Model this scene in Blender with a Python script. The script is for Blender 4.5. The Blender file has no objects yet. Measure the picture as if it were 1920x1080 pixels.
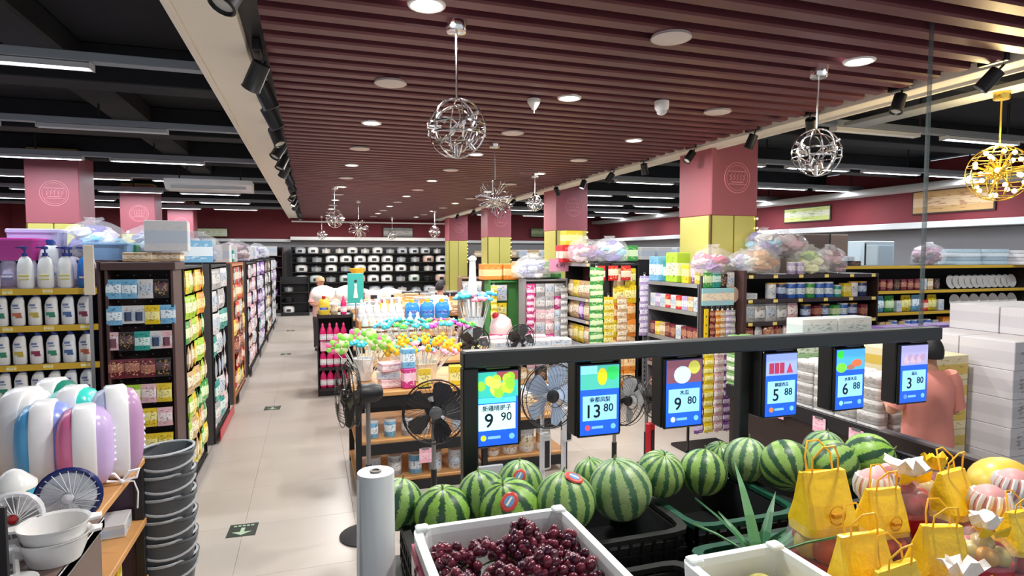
import bpy, bmesh, math, random
from mathutils import Vector, Matrix, Euler
random.seed(7)
PI = math.pi
SC = bpy.context.scene
COL = SC.collection

# ------------------------------------------------------------------ camera, world, exposure
FPX = 1140.0; TH = math.radians(18.36); PH = math.atan(63/1140); CH = 2.05
cam_d = bpy.data.cameras.new('camera'); cam = bpy.data.objects.new('camera', cam_d); COL.objects.link(cam)
cam_d.sensor_width = 36; cam_d.lens = 36*FPX/1920; cam_d.clip_start = .05; cam_d.clip_end = 120
cam.location = (0, 0, CH); cam.rotation_euler = (PI/2-PH, 0, -TH)
SC.camera = cam
w = bpy.data.worlds.new('world'); SC.world = w; w.use_nodes = True
w.node_tree.nodes['Background'].inputs[0].default_value = (.80, .86, .95, 1)
w.node_tree.nodes['Background'].inputs[1].default_value = .75
SC.view_settings.view_transform = 'Standard'; SC.view_settings.look = 'None'
SC.view_settings.exposure = 0.0; SC.view_settings.gamma = 1; SC.view_settings.use_curve_mapping = False

_c, _s, _cp, _sp = math.cos(TH), math.sin(TH), math.cos(PH), math.sin(PH)
def at(u, v, X=None, Y=None, Z=None):
    """the point of the place seen at photo position u, v on a plane of known X, Y or Z"""
    a = (u-960)/FPX; b = (540-v)/FPX
    d = (_c*a+_s*_sp*b+_s*_cp, -_s*a+_c*_sp*b+_c*_cp, _cp*b-_sp)
    t = X/d[0] if X is not None else Y/d[1] if Y is not None else (Z-CH)/d[2]
    return Vector((d[0]*t, d[1]*t, CH+d[2]*t))

# ------------------------------------------------------------------ materials
def lin(h):
    h = h.lstrip('#'); o = []
    for i in (0, 2, 4):
        c = int(h[i:i+2], 16)/255
        o.append(c/12.92 if c <= .04045 else ((c+.055)/1.055)**2.4)
    return (*o, 1)
MATS = {}
def M(col, rough=.5, metal=0, emit=0, noise=0, alpha=1, trans=0, coat=0, scale=30, bump=0):
    k = (col, rough, metal, emit, noise, alpha, trans, coat, scale, bump)
    if k in MATS: return MATS[k]
    m = bpy.data.materials.new('mat_'+col.strip('#')); m.use_nodes = True; MATS[k] = m
    nt = m.node_tree; p = nt.nodes['Principled BSDF']
    p.inputs['Base Color'].default_value = lin(col); p.inputs['Roughness'].default_value = rough
    p.inputs['Metallic'].default_value = metal; p.inputs['Alpha'].default_value = alpha
    p.inputs['Transmission Weight'].default_value = trans
    p.inputs['Coat Weight'].default_value = coat
    if emit:
        p.inputs['Emission Color'].default_value = lin(col); p.inputs['Emission Strength'].default_value = emit
        m.cycles.emission_sampling = 'NONE'
    if noise or bump:
        tc = nt.nodes.new('ShaderNodeTexCoord'); nz = nt.nodes.new('ShaderNodeTexNoise')
        nz.inputs['Scale'].default_value = scale; nz.inputs['Detail'].default_value = 4
        nt.links.new(tc.outputs['Object'], nz.inputs['Vector'])
        if noise:
            mx = nt.nodes.new('ShaderNodeMix'); mx.data_type = 'RGBA'
            b = lin(col); mx.inputs[6].default_value = tuple(x*(1-noise) for x in b[:3])+(1,); mx.inputs[7].default_value = tuple(min(1, x*(1+noise)) for x in b[:3])+(1,)
            nt.links.new(nz.outputs['Fac'], mx.inputs[0]); nt.links.new(mx.outputs[2], p.inputs['Base Color'])
        if bump:
            bp = nt.nodes.new('ShaderNodeBump'); bp.inputs['Strength'].default_value = bump; bp.inputs['Distance'].default_value = .01
            nt.links.new(nz.outputs['Fac'], bp.inputs['Height']); nt.links.new(bp.outputs[0], p.inputs['Normal'])
    return m

def PR(base, band='#ffffff', ink='#333333', rough=.35, lo=.30, hi=.72, soft=.65):
    """printed packaging: a colour band and short broken print marks over a base colour"""
    k = ('pr', base, band, ink, rough, lo, hi, soft)
    if k in MATS: return MATS[k]
    m = bpy.data.materials.new('print_'+base.strip('#')); m.use_nodes = True; MATS[k] = m
    nt = m.node_tree; N = nt.nodes.new; L = nt.links.new; p = nt.nodes['Principled BSDF']
    p.inputs['Roughness'].default_value = rough
    tc = N('ShaderNodeTexCoord'); sx = N('ShaderNodeSeparateXYZ'); L(tc.outputs['Generated'], sx.inputs[0])
    def mth(op, a, b=None):
        n = N('ShaderNodeMath'); n.operation = op
        for i, v in enumerate((a, b)):
            if v is None: continue
            if isinstance(v, (int, float)): n.inputs[i].default_value = v
            else: L(v, n.inputs[i])
        return n.outputs[0]
    z = sx.outputs[2]; x = sx.outputs[0]
    oi = N('ShaderNodeObjectInfo')
    sh = mth('MULTIPLY', mth('SUBTRACT', oi.outputs['Random'], .5), .16)
    zz = mth('ADD', z, sh)
    band_m = mth('MULTIPLY', mth('GREATER_THAN', zz, lo), mth('LESS_THAN', zz, hi))
    mp = N('ShaderNodeMapping'); mp.inputs['Scale'].default_value = (7, 3, 14); L(tc.outputs['Generated'], mp.inputs[0])
    nz = N('ShaderNodeTexNoise'); nz.noise_dimensions = '4D'; nz.inputs['Scale'].default_value = 1; nz.inputs['Detail'].default_value = 1
    L(mp.outputs[0], nz.inputs['Vector']); L(mth('MULTIPLY', oi.outputs['Random'], 20), nz.inputs['W'])
    ink_m = mth('MULTIPLY', mth('GREATER_THAN', nz.outputs['Fac'], .58), mth('MULTIPLY', mth('LESS_THAN', mth('ABSOLUTE', mth('SUBTRACT', x, .5)), .36), mth('LESS_THAN', mth('ABSOLUTE', mth('SUBTRACT', z, .5)), .38)))
    a = N('ShaderNodeMix'); a.data_type = 'RGBA'; a.inputs[6].default_value = lin(base); a.inputs[7].default_value = lin(band); L(band_m, a.inputs[0])
    b = N('ShaderNodeMix'); b.data_type = 'RGBA'; L(a.outputs[2], b.inputs[6]); b.inputs[7].default_value = lin(ink); L(mth('MULTIPLY', ink_m, soft), b.inputs[0])
    L(b.outputs[2], p.inputs['Base Color'])
    return m

BLK = M('#17171a', .45); DWOOD = M('#2b1d1a', .45, noise=.25, scale=12); BRN = M('#4a3230', .5, noise=.15); CHR = M('#e8e6e4', .12, 1)
WHT = M('#f2f2f0', .4); STEEL = M('#9a9a9c', .3, .8); WOOD = M('#c8935a', .5, noise=.2, scale=8); PINK = M('#f0b6c4', .6); YEL = M('#f2c01e', .5)

# ------------------------------------------------------------------ mesh builder
class MB:
    def __init__(s): s.v = []; s.f = []; s.m = []; s.T = Matrix()
    def add(s, vs, fs, m=0):
        o = len(s.v); s.v += [tuple(s.T @ Vector(p)) for p in vs]
        for f in fs: s.f.append([i+o for i in f]); s.m.append(m)
        return s
    def box(s, x0, x1, y0, y1, z0, z1, m=0):
        return s.add([(x0,y0,z0),(x1,y0,z0),(x1,y1,z0),(x0,y1,z0),(x0,y0,z1),(x1,y0,z1),(x1,y1,z1),(x0,y1,z1)],
                     [(0,3,2,1),(4,5,6,7),(0,1,5,4),(1,2,6,5),(2,3,7,6),(3,0,4,7)], m)
    def bbox(s, x0, x1, y0, y1, z0, z1, b=.006, m=0):
        """box with chamfered edges"""
        x0, x1 = min(x0, x1), max(x0, x1); rings = []
        for z, i in ((z0, b), (z0+b, 0), (z1-b, 0), (z1, b)):
            rings.append([(x0+i+b,y0+i,z),(x1-i-b,y0+i,z),(x1-i,y0+i+b,z),(x1-i,y1-i-b,z),(x1-i-b,y1-i,z),(x0+i+b,y1-i,z),(x0+i,y1-i-b,z),(x0+i,y0+i+b,z)])
        return s.loft(rings, m)
    def loft(s, rings, m=0, cap=(1, 1), close=False):
        n = len(rings[0]); vs = [p for r in rings for p in r]; fs = []
        k = len(rings)
        for j in range(k if close else k-1):
            a, b = j*n, ((j+1) % k)*n
            for i in range(n): fs.append((a+i, a+(i+1) % n, b+(i+1) % n, b+i))
        if not close:
            if cap[0]: fs.append(tuple(range(n-1, -1, -1)))
            if cap[1]: fs.append(tuple((k-1)*n+i for i in range(n)))
        return s.add(vs, fs, m)
    def lathe(s, prof, seg=12, m=0, sx=1, sy=1, cap=(1, 1), ax=None):
        rings = [[(r*sx*math.cos(2*PI*i/seg), r*sy*math.sin(2*PI*i/seg), z) for i in range(seg)] for r, z in prof]
        if ax is not None:
            q = Vector((0,0,1)).rotation_difference(Vector(ax[1])).to_matrix(); o = Vector(ax[0])
            rings = [[tuple(o+q @ Vector(p)) for p in r] for r in rings]
        return s.loft(rings, m, cap)
    def rod(s, a, b, r, seg=6, m=0, r2=None):
        a = Vector(a); b = Vector(b); L = (b-a).length
        return s.lathe([(r, 0), (r if r2 is None else r2, L)], seg, m, ax=(a, b-a))
    def tube(s, pts, r, seg=5, m=0, close=False):
        pts = [Vector(p) for p in pts]; n = len(pts); rings = []; up = None
        for i, p in enumerate(pts):
            t = (pts[(i+1) % n]-pts[i-1]) if close else (pts[min(i+1, n-1)]-pts[max(i-1, 0)])
            t.normalize()
            if up is None: up = t.orthogonal().normalized()
            else: up = (up-t*up.dot(t)); up = up.normalized() if up.length > 1e-6 else t.orthogonal().normalized()
            bn = t.cross(up); rr = r[i] if isinstance(r, (list, tuple)) else r
            rings.append([tuple(p+(up*math.cos(2*PI*k/seg)+bn*math.sin(2*PI*k/seg))*rr) for k in range(seg)])
        return s.loft(rings, m, close=close)
    def ring(s, c, nrm, R, r, n=20, seg=5, m=0, ry=None):
        c = Vector(c); nrm = Vector(nrm).normalized(); a = nrm.orthogonal().normalized(); b = nrm.cross(a); ry = ry or R
        return s.tube([c+a*R*math.cos(2*PI*i/n)+b*ry*math.sin(2*PI*i/n) for i in range(n)], r, seg, m, True)
    def ball(s, c, r, m=0, seg=10, rings=6, sx=1, sy=1, sz=1):
        pr = [(max(r*math.sin(PI*j/rings), r*.02), -r*math.cos(PI*j/rings)*sz) for j in range(rings+1)]
        o = Vector(c); R = [[(o.x+q*sx*math.cos(2*PI*i/seg), o.y+q*sy*math.sin(2*PI*i/seg), o.z+z) for i in range(seg)] for q, z in pr]
        return s.loft(R, m)
    def mesh(s, name, mats, smooth=False):
        me = bpy.data.meshes.new(name); me.from_pydata(s.v, [], s.f)
        for m in (mats if isinstance(mats, (list, tuple)) else [mats]): me.materials.append(m)
        me.polygons.foreach_set('material_index', s.m)
        if smooth: me.polygons.foreach_set('use_smooth', [True]*len(s.f)); 
        me.update()
        if smooth:
            try: me.set_sharp_from_angle(angle=math.radians(45))
            except Exception: pass
        return me
    def obj(s, name, mats, parent=None, smooth=False):
        return put(name, s.mesh(name, mats, smooth), parent)

def se(w_, d, z, n=12, p=3.0, cx=0, cy=0):
    """rounded rectangle ring"""
    o = []
    for i in range(n):
        t = 2*PI*(i+.5)/n; c, s = math.cos(t), math.sin(t)
        o.append((cx+w_/2*math.copysign(abs(c)**(2/p), c), cy+d/2*math.copysign(abs(s)**(2/p), s), z))
    return o
def put(name, me, parent=None, loc=None, rot=None):
    o = bpy.data.objects.new(name, me); COL.objects.link(o)
    if parent is not None: o.parent = parent
    if loc is not None: o.location = loc
    if rot is not None: o.rotation_euler = rot
    return o
def tag(o, label, cat, group=None, kind=None):
    if len(label.split()) > 16: print('LONG', len(label.split()), label)
    o['label'] = label; o['category'] = cat
    if group: o['group'] = group
    if kind: o['kind'] = kind
    return o
def thing(name, label, cat, loc=(0, 0, 0), rz=0, group=None):
    o = put(name, None, None, loc, (0, 0, rz)); o.empty_display_size = .05
    return tag(o, label, cat, group)
def struct(o): o['kind'] = 'structure'; return o
ONES = 'zeroth first second third fourth fifth sixth seventh eighth ninth tenth eleventh twelfth thirteenth fourteenth fifteenth sixteenth seventeenth eighteenth nineteenth twentieth'.split()
def nth(i):
    i += 1
    if i <= 20: return ONES[i]
    return {3: 'thirtieth', 4: 'fortieth', 5: 'fiftieth'}[i//10] if i % 10 == 0 else {2: 'twenty-', 3: 'thirty-', 4: 'forty-', 5: 'fifty-'}[i//10]+ONES[i % 10]

def text_mesh(body, size, mat, ext=.0004, align='CENTER', bold=0):
    cu = bpy.data.curves.new('lettering', 'FONT'); cu.body = body; cu.size = size; cu.extrude = ext
    cu.align_x = align; cu.align_y = 'CENTER'; cu.resolution_u = 3; cu.offset = bold
    t = bpy.data.objects.new('lettering', cu); COL.objects.link(t)
    dg = bpy.context.evaluated_depsgraph_get(); me = bpy.data.meshes.new_from_object(t.evaluated_get(dg))
    bpy.data.objects.remove(t); me.materials.clear(); me.materials.append(mat)
    return me

# ================================================================== THE SETTING
def mat_floor():
    m = M('#b4aba2', .32, noise=.06, scale=1.3)
    return m
FL = mat_floor()
struct(MB().box(-9, 11.9, -1.5, 23.8, -.05, -.004).obj('floor', M('#8b837a', .6)))
floor = bpy.data.objects['floor']
tile_me = MB().bbox(-.399, .399, -.399, .399, -.006, 0, .0015).mesh('tile', FL)
for i in range(-1, 9):
    for j in range(26):
        t = put('tile', tile_me, floor, (-.93+.8*i+.025, 2.9+.8*j, 0))
# outside the tiled grid the floor goes on in the same stone
for a in ((-9, -2.1, -1.5, 23.8), (5.9, 11.9, -1.5, 23.8), (-2.1, 5.9, -1.5, 2.48)):
    MB().box(*a, -.006, 0).obj('floor_slab', FL, floor)
WALLM = M('#7d2b33', .7, noise=.1, scale=3); GREYW = M('#8d8a8c', .7)
def wall(name, x0, x1, y0, y1, side):
    o = struct(MB().box(x0, x1, y0, y1, 0, 3.9).obj(name, WALLM))
    return o
wall('wall_back', -9.2, 12.1, 23.5, 23.7, 0)
wall('wall_right', 11.75, 11.95, -1.5, 23.5, 1)
wall('wall_left', -9.2, -9, -1.5, 23.5, 1)
# grey lower lining and white lit ledge round the walls
struct(MB().box(-8.9, 11.7, 23.42, 23.5, 0, 2.55).obj('trim_1', GREYW)); struct(MB().box(11.67, 11.75, -1, 23.4, 0, 2.55).obj('trim_2', GREYW))
struct(MB().bbox(-.65, 5.15, 23.0, 23.5, 2.56, 2.68).obj('trim_3', WHT)); struct(MB().bbox(11.3, 11.75, -1, 23.4, 2.56, 2.68).obj('trim_4', WHT))
struct(MB().bbox(-9, -.65, 23.25, 23.5, 2.5, 2.6).obj('trim_5', WHT)); struct(MB().bbox(5.15, 11.3, 23.25, 23.5, 2.5, 2.6).obj('trim_6', WHT))
struct(MB().bbox(11.3, 11.75, -1, 23.4, 3.32, 3.44).obj('trim_7', M('#b5b2ae', .6)))
struct(MB().box(-.6, 5.1, 23.1, 23.16, 3.2, 3.25).obj('trim_8', WHT))
# dark open ceiling
CBLK = M('#121418', .8); ceil = struct(MB().box(-9.2, 12, -1.5, 23.8, 3.95, 4.05).obj('ceiling', CBLK))
DUCT = M('#14171c', .7)
for k in range(9):
    y = 3.9+2.55*k
    MB().bbox(-9, -.7, y, y+.35, 3.6, 3.95, .01).obj('ceiling_beam', DUCT, ceil)
    MB().bbox(4.8, 11.8, y, y+.35, 3.6, 3.95, .01).obj('ceiling_beam', DUCT, ceil)
MB().bbox(-2.3, -1.9, -1, 23.3, 3.72, 3.95, .02).obj('ceiling_duct', DUCT, ceil)
# slatted dropped ceiling
sc_root = struct(MB().box(-.24, 4.42, .6, 23.4, 3.47, 3.5).obj('ceiling_slatted', M('#2a0d12', .8)))
SLAT = M('#653139', .42, noise=.14, scale=5)
sl = MB().loft([[(x, -.058, 3.47), (x, -.058, 3.362), (x, -.045, 3.35), (x, .045, 3.35), (x, .058, 3.362), (x, .058, 3.47)] for x in (-.24, 4.42)]).mesh('slat', SLAT)
k = 0
y = .8
while y < 23.3:
    put('slat', sl, sc_root, (0, y, 0)); y += .215
SOF = M('#f2ece0', .6)
so = struct(MB().bbox(-.66, -.36, .4, 23.3, 3.35, 3.62, .004).obj('trim_9', SOF))
MB().bbox(-.7, -.66, .4, 23.3, 3.33, 3.40, .003).obj('edge_profile', SOF, so)
so = struct(MB().bbox(4.54, 4.74, .4, 23.3, 3.35, 3.62, .004).obj('trim_10', SOF))
MB().bbox(4.74, 4.77, .4, 23.3, 3.33, 3.40, .003).obj('edge_profile', SOF, so)
struct(MB().box(-.36, -.24, .4, 23.3, 3.42, 3.5).obj('trim_11', BLK)); struct(MB().box(4.42, 4.54, .4, 23.3, 3.42, 3.5).obj('trim_12', BLK))

# pillars: pink upper casing with a round stamp, gold mirror cladding below
PK = M('#a05660', .45, noise=.05, scale=2); GOLD = M('#d8cf74', .22, .35); STAMP = M('#d88b94', .5)
def pillar(x0, y0, s, n, top=3.9):
    o = struct(MB().box(x0+.03, x0+s-.03, y0+.03, y0+s-.03, 0, top).obj('trim_%d' % n, M('#9a8a50', .5)))
    MB().bbox(x0, x0+s, y0, y0+s, 2.53, top-.05, .012).obj('upper_casing', PK, o)
    for (a, b, c, d) in ((x0+.02, x0+s/2-.01, y0+.005, y0+.03), (x0+s/2+.01, x0+s-.02, y0+.005, y0+.03)):
        MB().box(a, b, c, d, .1, 2.53).obj('mirror_panel', GOLD, o)
    for xx in ((x0+.005, x0+.03), (x0+s-.03, x0+s-.005)):
        MB().box(*xx, y0+.05, y0+s-.03, .1, 2.53).obj('mirror_panel', GOLD, o)
    for xx in (x0, x0+s-.02): MB().box(xx, xx+.02, y0, y0+.02, .1, 2.53).obj('corner_strip', M('#6e5c33', .3, .8), o)
    g = MB(); cx, cz, R = x0+s/2+.03, 3.0, s*.27
    g.ring((cx, y0-.002, cz), (0, 1, 0), R, .006, 28, 4); g.ring((cx, y0-.002, cz), (0, 1, 0), R*.84, .004, 28, 4)
    g.box(cx-R*.7, cx+R*.7, y0-.006, y0, cz+.075, cz+.083); g.box(cx-R*.7, cx+R*.7, y0-.006, y0, cz-.083, cz-.075)
    for i in range(5):
        x = cx-R*.55+i*R*.26; g.box(x, x+R*.06, y0-.006, y0, cz-.03, cz+.05); g.box(x, x+R*.17, y0-.006, y0, cz+.04, cz+.05); g.box(x, x+R*.15, y0-.006, y0, cz-.005, cz+.005)
    g.box(cx-R*.5, cx+R*.5, y0-.006, y0, cz-.06, cz-.048)
    g.obj('stamp_logo', STAMP, o)
    e = MB()
    for i in range(7):
        e.ball((x0+s-.01, y0-.015, 2.5-i*.12), .013, seg=6, rings=4)
    q = e.obj('string_light', M('#ffe9a0', .4, emit=5), o); q['kind'] = 'stuff'
    return o
for i in range(4):
    pillar(4.68, 6.35+4.95*i, .69, 20+i); pillar(-4.15, 11.3+4.95*i, .72, 30+i, 3.7) if i < 3 else None

# pictures on the walls
def wall_picture(loc, wd, h, rz, cols, label):
    t = thing('wall_picture', label, 'picture', loc, rz)
    f = MB().bbox(-wd/2, wd/2, 0, .04, 0, h, .006).obj('frame', M('#3a2620', .5), t)
    p = MB().box(-wd/2+.03, wd/2-.03, -.006, 0, .03, h-.03).obj('print', PR(cols[0], cols[1], cols[2], .6), t)
wall_picture((3.2, 23.4, 2.7), 1.15, .38, 0, ('#9a9a9a', '#c8c8c4', '#4a4a48'), 'grey landscape picture above the cookware ledge on the back wall')
wall_picture((-3.2, 23.35, 2.65), 1.0, .32, 0, ('#e8f0c8', '#f7fbe8', '#a8c878'), 'pale green lit picture on the back wall left of the cookware')
wall_picture((9.2, 23.35, 2.75), 1.3, .38, 0, ('#7a8a58', '#a8b088', '#44503a'), 'green picture on the back wall beyond the gold pillars')
wall_picture((11.71, 12.1, 2.85), 1.5, .38, -PI/2, ('#dfe88f', '#f4f6d8', '#98b850'), 'bright lime picture on the red side wall')
wall_picture((11.71, 8.5, 2.85), 1.6, .48, -PI/2, ('#caa06a', '#e0bf96', '#9a5a3a'), 'brown and tan food picture on the red side wall')

# ================================================================== LIGHTS OF THE ROOM
def area(loc, sx, sy, power, col=(1, .96, .93), parent=None, rot=None, spread=None):
    d = bpy.data.lights.new('lamp_light', 'AREA'); d.shape = 'RECTANGLE'; d.size = sx; d.size_y = sy; d.energy = power; d.color = col
    if spread: d.spread = spread
    o = bpy.data.objects.new('lamp_light', d); COL.objects.link(o); o.location = loc
    if parent is not None: o.parent = parent
    if rot: o.rotation_euler = rot
    return o
LITM = M('#ffffff', .4, emit=14); TUBE = M('#e8f2ff', .4, emit=9)
dl_ring = MB(); n = 20
dl_ring.lathe([(.072, -.004), (.088, -.012), (.098, -.008), (.102, .004), (.072, .004)], 24, cap=(0, 0)); dl_ring = dl_ring.mesh('trim_ring', WHT, True)
dl_disc = MB().lathe([(.073, -.006), (.073, .0)], 24).mesh('lamp_disc', LITM)
sp_disc = MB().lathe([(.118, .0), (.118, -.012), (.105, -.02), (.03, -.024)], 24).mesh('cover', M('#ddd2d0', .5), True)
sp_grid = MB().ring((0, 0, -.012), (0, 0, 1), .119, .004, 24, 4).mesh('edge_ring', M('#b8aead', .5))
XS = {.6: 'row over the aisle', 2.07: 'middle ceiling row', 3.53: 'row by the pillars'}
nl = {}; 
for ix, x in enumerate(XS):
    a = b = 0
    for kx in range(-1, 13):
        y = 3.22+1.5*kx
        if (kx+ix) % 2 == 0 if ix != 1 else kx % 2 == 1:
            t = thing('downlight', 'glowing round downlight, %s from the entrance in the %s' % (nth(a), XS[x]), 'lamp', (x, y, 3.35), 0, 'recessed downlights'); a += 1
            put('trim_ring', dl_ring, t); put('lamp_disc', dl_disc, t)
            area((0, 0, -.03), .2, .2, 54, (1, .97, .94), t)
        else:
            t = thing('ceiling_speaker', 'unlit round ceiling cover, %s from the entrance in the %s' % (nth(b), XS[x]), 'ceiling cover', (x, y, 3.35), 0, 'round ceiling covers'); b += 1
            put('cover', sp_disc, t); put('edge_ring', sp_grid, t)

# camera dome and smoke detector
t = thing('smoke_detector', 'white cone-shaped detector hanging under the slats between two downlights', 'detector', at(1001, 186, Z=3.35))
MB().lathe([(.055, 0), (.055, -.025), (.045, -.04), (.018, -.085), (.01, -.09)], 16).obj('housing', WHT, t, True); MB().rod((0, 0, -.09), (0, 0, -.115), .004).obj('sensor_pin', STEEL, t)
t = thing('dome_camera', 'white dome security camera under the slats near the pillar side', 'camera', at(1241, 190, Z=3.35))
MB().lathe([(.062, 0), (.06, -.06), (.045, -.08)], 18).obj('housing', WHT, t, True); MB().lathe([(.045, -.08), (.04, -.1), (.02, -.115), (.004, -.118)], 18).obj('dome', M('#d8d8dc', .2), t, True)

# fluorescent fittings under rails in the dark ceilings
GAL = M('#9aa0a6', .45, .4)
def rail(y, x0, x1, z, label):
    t = thing('lighting_rail', label, 'rail', (0, y, z), 0, 'steel lighting rails')
    MB().bbox(x0, x1, .0, .1, .03, .1, .004).obj('channel', GAL, t)
    g = MB()
    x = x0+.6
    while x < x1-.2: g.rod((x, .05, .1), (x, .05, 3.96-z), .012); x += 1.5
    g.obj('hanger_rod', BLK, t)['kind'] = 'stuff'
def fitting(x, y, z, lit, label, L=1.25):
    t = thing('fluorescent_lamp', label, 'lamp', (x, y, z), 0, 'fluorescent lamps')
    g = MB().loft([[(xx, -.055, .0), (xx, -.03, .045), (xx, .03, .045), (xx, .055, .0), (xx, .04, .0), (xx, .02, .028), (xx, -.02, .028), (xx, -.04, .0)] for xx in (-L/2, L/2)], 0)
    g.obj('reflector', WHT, t)
    for s_ in (-1, 1): put('end_cap', ECAP, t, (s_*L/2, 0, 0))
    MB().rod((-L/2+.03, 0, .005), (L/2-.03, 0, .005), .014, 8).obj('tube', TUBE if lit else M('#e6e8ea', .3), t, True)
    if lit: area((0, 0, -.014), L-.1, .04, 30, (.86, .93, 1), t)
side = ('over the shampoo side', 'over the pillar side')
ECAP = MB().box(-.004, .004, -.055, .055, -.004, .046).mesh('end_cap', M('#cfd3d6', .5))
ys = [5.35+2.55*k for k in range(7)]
for k, y in enumerate(ys):
    z = 3.45
    rail(y, -8.8, -.7, z, 'grey steel rail %s from the entrance across the dark ceiling over the shampoo side' % nth(k))
    rail(y, 4.78, 11.7, z, 'grey steel rail %s from the entrance across the dark ceiling past the pillars' % nth(k))
    for j, x in enumerate((-2.15, -3.75, -5.35, -6.95)):
        lit = not (k == 1 and j == 0)
        if k == 0: x -= 0.0
        fitting(x, y+.05, z-.02, lit, '%s ceiling tube lamp, %s along the %s rail over the shampoo side' % ('lit white' if lit else 'unlit', nth(j), nth(k)))
    for j, x in enumerate((6.2, 7.9, 9.5, 11.0)):
        lit = not (k == 0 and j == 0)
        fitting(x, y+.05, z-.02, lit, '%s ceiling tube lamp, %s along the %s rail past the pillars' % ('lit white' if lit else 'unlit', nth(j), nth(k)))

# projector-like white air unit in the left ceiling
t = thing('air_unit', 'white slanted air conditioning unit hung among the tube lamps', 'air conditioner', at(395, 356, Y=12.2) + Vector((0, 0, 0)))
MB().loft([[(x, -.25, .08), (x, -.1, -.02), (x, .3, -.02), (x, .3, .16), (x, -.25, .16)] for x in (-.7, .7)]).obj('housing', WHT, t)
MB().box(-.6, .6, -.22, -.12, -.012+.02, .05).obj('outlet', M('#b0b4b8', .5), t)
MB().rod((-.5, 0, .15), (-.5, 0, .9), .012).obj('hanger', BLK, t); MB().rod((.5, 0, .15), (.5, 0, .9), .012).obj('hanger', BLK, t)

# track spotlights both sides of the slatted ceiling
sp_box = MB().bbox(-.02, .02, -.09, .09, -.06, 0, .004).mesh('adapter', BLK); 
sp_can = MB().lathe([(.03, .05), (.045, .045), (.046, -.09), (.05, -.095), (.042, -.1), (.036, -.08)], 14, cap=(1, 0)).rod((0, 0, .05), (0, 0, .09), .008)
sp_can = sp_can.mesh('lamp_head', BLK, True)
sp_on = MB().lathe([(.038, -.082), (.038, -.085)], 12).mesh('lens', M('#fffdf4', .3, emit=20)); sp_off = MB().lathe([(.038, -.082), (.038, -.085)], 12).mesh('lens', M('#d8d6d0', .2))
def spot(x, y, tilt, yaw, lit, label):
    t = thing('track_spotlight', label, 'spotlight', (x, y, 3.42), 0, 'track spotlights'); t.scale = (1.3, 1.3, 1.3) if x < 1 else (1.05, 1.05, 1.05)
    put('adapter', sp_box, t)
    h = put('lamp_head', sp_can, t, (0, 0, -.14), (tilt, 0, yaw)); put('lens', sp_on if lit else sp_off, h)
    if lit:
        d = bpy.data.lights.new('spot_light', 'SPOT'); d.energy = 60; d.spot_size = 1.2; d.spot_blend = .6; d.shadow_soft_size = .04
        o = bpy.data.objects.new('spot_light', d); COL.objects.link(o); o.parent = h; o.location = (0, 0, -.1)
for k in range(17):
    y = (3.0, 4.35, 4.85, 5.6, 6.5, 7.4, 8.3, 9.1, 10.1, 11, 12.1, 13.2, 14.5, 15.8, 17.2, 18.7, 20.2)[k]
    spot(-.3, y, .6 if k % 2 else -.5, (-.9, .8, 2.2)[k % 3], k in (2, 8, 12), '%s black spotlight from the entrance on the track over the aisle' % nth(k))
for k in range(15):
    y = (2.4, 3.0, 3.7, 4.6, 5.4, 6.5, 7.6, 8.6, 9.6, 10.8, 12, 13.4, 15, 17, 19)[k]
    spot(4.48, y, .7 if k % 2 else .4, (-.9, .6, 1.7)[k % 3], k in (1, 6, 8), '%s black spotlight from the entrance on the track along the pillars' % nth(k))

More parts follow.
